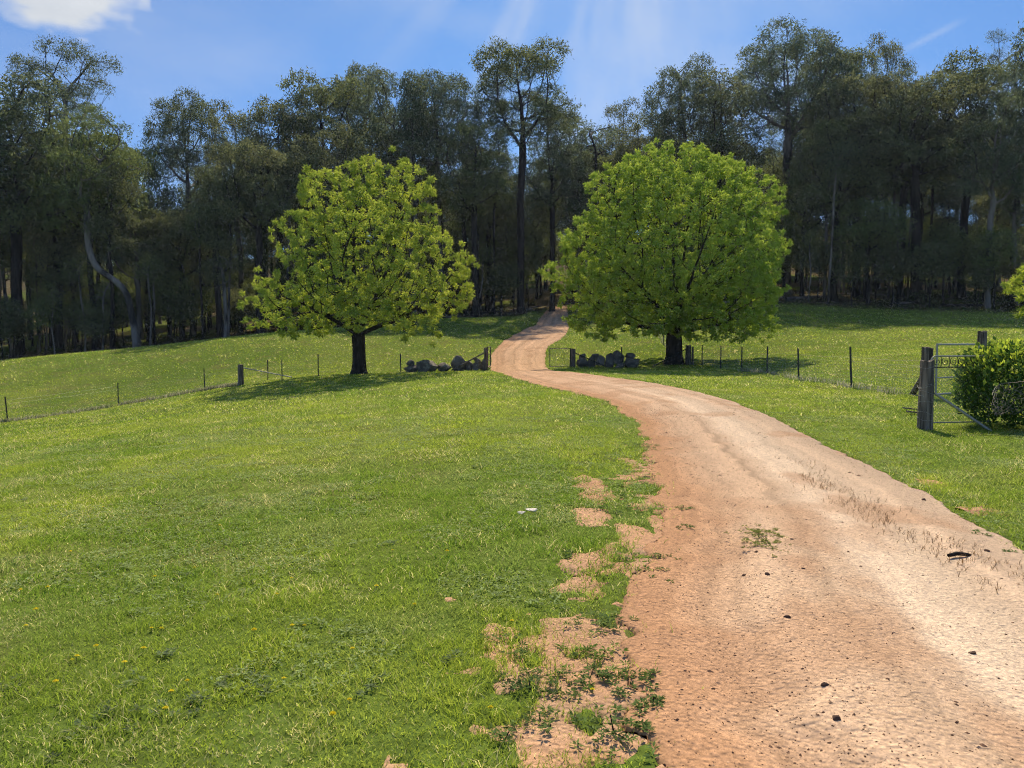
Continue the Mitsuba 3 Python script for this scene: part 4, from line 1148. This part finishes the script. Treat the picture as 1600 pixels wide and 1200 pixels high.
# ------------------------------------------------------------------ the garden gate at the right
pb = spot(1448, 13.0)
gp = thing('gate_post', 'weathered grey wooden post with twisted wire at the garden gate', 'gate post')
part(gp, 'post', log_post(pb, 1.17, .112, 11, 40, (.01, 0), 1.0), 'old_wood_mat', 40)
wr = np.random.default_rng(2)
for q_ in range(7):
    th = np.linspace(0, wr.uniform(4, 9), 40); z_ = wr.uniform(.15, 1.05)
    part(gp, 'wire', poly_tube(np.c_[pb[0] + (.124 + .006 * np.sin(th * 3)) * np.cos(th + q_), pb[1] + (.124 + .006 * np.sin(th * 3)) * np.sin(th + q_), pb[2] + z_ + wr.uniform(-.12, .12) * th / 6 + .02 * np.sin(th * 2)], .0022, 4), 'wire_mat')
part(gp, 'brace', poly_tube([pb + [.12, -.05, .62], np.array([pb[0] + .98, pb[1] - .25, Hs(pb[0] + .98, pb[1] - .25) + .0])], .024, 10), 'pipe_mat', True, label='slanting metal pipe propping the post')
gt = thing('garden_gate', 'small metal garden gate with scrollwork half hidden by the glossy shrub', 'gate')
d0 = pb + [.14, .12, 0]; ux = np.array([.985, .17, 0])
W, Ht, r_ = 1.15, 1.24, .014
cor = .09
arc = [d0 + ux * (cor - cor * math.cos(t_)) + [0, 0, Ht - cor + cor * math.sin(t_)] for t_ in np.linspace(0, math.pi / 2, 8)]
arc2 = [d0 + ux * (W - cor + cor * math.sin(t_)) + [0, 0, Ht - cor + cor * math.cos(t_)] for t_ in np.linspace(0, math.pi / 2, 8)]
part(gt, 'frame', poly_tube([d0 + [0, 0, .08]] + arc + arc2 + [d0 + ux * W + [0, 0, .08]], r_, 10), 'pipe_mat', True)
part(gt, 'rail', poly_tube([d0 + [0, 0, 1.05], d0 + ux * W + [0, 0, 1.05]], .010, 8), 'dark_steel_mat', True)
part(gt, 'rail', poly_tube([d0 + [0, 0, .10], d0 + ux * W + [0, 0, .10]], .012, 8), 'pipe_mat', True)
for i in range(7):
    cx_ = .10 + i * .158
    th = np.linspace(0, 4.2 * math.pi / 1.6, 40)
    rad = .078 * np.exp(-th * .17)
    part(gt, 'scroll', poly_tube(np.array([d0 + ux * (cx_ + .02 + q_ * math.cos(t_ + 2.2)) + [0, 0, 1.143 + q_ * math.sin(t_ + 2.2)] for q_, t_ in zip(rad, th)]), .0055, 6), 'dark_steel_mat', True)
    part(gt, 'bar', poly_tube(np.array([d0 + ux * (cx_ - .075 + .018 * math.sin(t_ * math.pi)) + [0, 0, 1.05 + .18 * t_] for t_ in np.linspace(0, 1, 8)]), .006, 6), 'dark_steel_mat', True)
net = []
for s_ in (-1, 1):
    for c0 in np.arange(-1.0, W + 1.0, .06):
        q_ = np.array([[c0 + s_ * t_, .1 + t_] for t_ in np.linspace(0, .95, 24)])
        q_ = q_[(q_[:, 0] > 0) & (q_[:, 0] < W)]
        if len(q_) > 1: net.append(poly_tube([d0 + ux * a_ + [0, .008 * s_, z_] for a_, z_ in q_], .0020, 3))
part(gt, 'netting', join(net), 'wire_mat', kind='stuff')
rp = RL[-1]
gp = thing('gate_post', 'dark wooden post behind the weathered one with a log propped against it', 'gate post')
part(gp, 'post', log_post(rp, 1.34, .135, 12, 32), 'old_wood_mat', 40)
part(gp, 'brace', log_post(np.array([0, 0, 0.]), 1.0, .08, 13, 16), 'old_wood_mat', 40)
bk = list(scene)[-1]
foot = np.array([11.25, 21.6, Hs(11.25, 21.6) - .03]); tip = rp + [.05, .1, .72]
dv = tip - foot; L_ = np.linalg.norm(dv); w_ = dv / L_; u_ = norm(np.cross([0, 1., 0], w_)); t_ = np.cross(w_, u_)
v, f = log_post(np.array([0, 0, 0.]), L_, .075, 13, 16)
scene[bk] = mikit.ply((foot + v[:, :1] * u_ + v[:, 1:2] * t_ + v[:, 2:] * w_, f), 'old_wood_mat', 40)
fp = spot(1533, 21.2)
gp = thing('gate_post', 'far wooden post rising above the top of the glossy shrub', 'gate post')
part(gp, 'post', log_post(fp, 1.74, .115, 14, 30), 'old_wood_mat', 40)
gt = thing('farm_gate', 'plain pipe gate hung between the two rear wooden posts', 'gate')
a_, c_ = rp + [.17, -.16, 0], fp + [-.16, -.14, 0]
pipe_gate(gt, a_, [c_[0], c_[1], a_[2]], .12, 1.42, .026, 'pipe_mat', mids=(.55,))
for i, (px, d, L_, an_, lab) in enumerate([(1432, 16.2, .5, .1, 'short weathered board lying in the grass left of the garden post'), (1436, 15.4, .4, -.25, 'second short board lying nearer the garden post')]):
    b = spot(px, d); m = trimesh.creation.box((L_, .12, .03)); m.apply_transform(trimesh.transformations.rotation_matrix(an_, [0, 0, 1])); m.apply_transform(trimesh.transformations.rotation_matrix(.12, [0, 1, 0]))
    solo('board', (np.array(m.vertices) + b + [0, 0, .05], np.array(m.faces)), 'old_wood_mat', lab, 'board')

# ------------------------------------------------------------------ the glossy shrub
rng = np.random.default_rng(9)
sb = spot(1606, 13.3)
lob = [(0, 0, .78, 1.08, .70), (-.62, -.1, .62, .62, .55), (.3, -.3, .95, .75, .55), (-.35, .2, 1.02, .62, .45), (.85, 0, .7, .8, .62), (-.2, -.55, .55, .65, .5), (.5, -.6, .55, .65, .5), (-.75, .0, .95, .40, .34)]
A = lobed(lob, 230, rng, .80, -.9); A = np.vstack([A, lobed(lob, 90, rng, .5, -.6)])
A = A[A[:, 2] > .06]
n = len(A)
cen = norm(A - [0, 0, .45])
m = 3; ci = np.repeat(np.arange(n), m); mm = len(ci)
c = A[ci] + rng.normal(0, .035, (mm, 3))
al = cen[ci] * .6 + rng.normal(0, .6, (mm, 3)) + [0, 0, .35]
sd = np.cross(norm(al), rng.normal(0, 1, (mm, 3)) + cen[ci])
young = rng.random(mm) < np.clip((A[ci, 2] - .75) * .9, .06, .6)
cl = np.where(young[:, None], [[.50, .62, .07]], [[.075, .145, .03]]) * rng.uniform(.7, 1.3, (mm, 1))
(v, f), vc = cards(c, al, sd, rng.uniform(.075, .12, mm), rng.uniform(.042, .066, mm), cl, .12)
k = thing('glossy_shrub', 'glossy green shrub with yellow young leaves at the right border', 'shrub')
part(k, 'foliage', (v + sb, f), 'gloss_leaf_mat', color=vc, kind='stuff')
ss = lobed(lob, 6, rng, .6, .0)
P, par = colonize(ss, [(0, 0, -.1), (0, 0, .12)], [-1, 0], .09, .14, 60, rng)
R = radii(P, par, .004, 2.2)
part(k, 'stem', (lambda w_: (w_[0] + sb, w_[1]))(wood(P, par, R, .02)), 'dark_bark_mat', True)
# slack wire netting slung in front of it
net = []
nx = sb + [-1.36, -1.22, .02]
def sheet(u_, w_):
    top = .62 + .42 * u_ + .04 * math.sin(u_ * 7)
    return nx + np.array([u_ * 1.0, .22 * math.sin(u_ * 5) - .12 * w_ + .06 * math.sin(w_ * 9 + u_ * 3), max(.03, top * (1 - w_))])
for s_ in (-1, 1):
    for c0 in np.arange(-1.2, 2.6, .055) + rng.normal(0, .012, 70)[:len(np.arange(-1.2, 2.6, .055))]:
        pts = [(c0 + s_ * w_ * .55, w_) for w_ in np.linspace(0, .62, 26)]
        pts = [q_ for q_ in pts if 0.12 * math.sin(q_[1] * 12) + .05 <= q_[0] <= 1.5]
        if len(pts) > 2: net.append(poly_tube([sheet(*q_) + [0, .006 * s_, 0] + rng.normal(0, .012, 3) for q_ in pts], .0024, 3))
net.append(poly_tube([sheet(q_, 0) for q_ in np.linspace(0, 1.5, 30)], .004, 4))
scene['rusty_wire_mat'] = soft(rgb((.16, .14, .12)), .6, .5)
k = thing('wire_netting', 'slack rusty wire netting slung in front of the glossy shrub', 'netting')
part(k, 'strand', join(net), 'rusty_wire_mat', kind='stuff')

# ------------------------------------------------------------------ the air
scene['air'] = {'type': 'homogeneous', 'albedo': rgb((.95, .95, .95)), 'sigma_t': {'type': 'rgb', 'value': [HAZE * .8, HAZE, HAZE * 1.35]}, 'phase': {'type': 'hg', 'g': 0.35}}
scene['haze'] = {'type': 'cube', 'to_world': T().translate([0, 180, 23.5]).scale([460, 262, 33.5]), 'bsdf': {'type': 'null'}, 'interior': {'type': 'ref', 'id': 'air'}}
labels['haze'] = {'label': 'thin bluish haze in the air before the forest', 'kind': 'stuff'}
scene['camera']['medium'] = {'type': 'ref', 'id': 'air'}
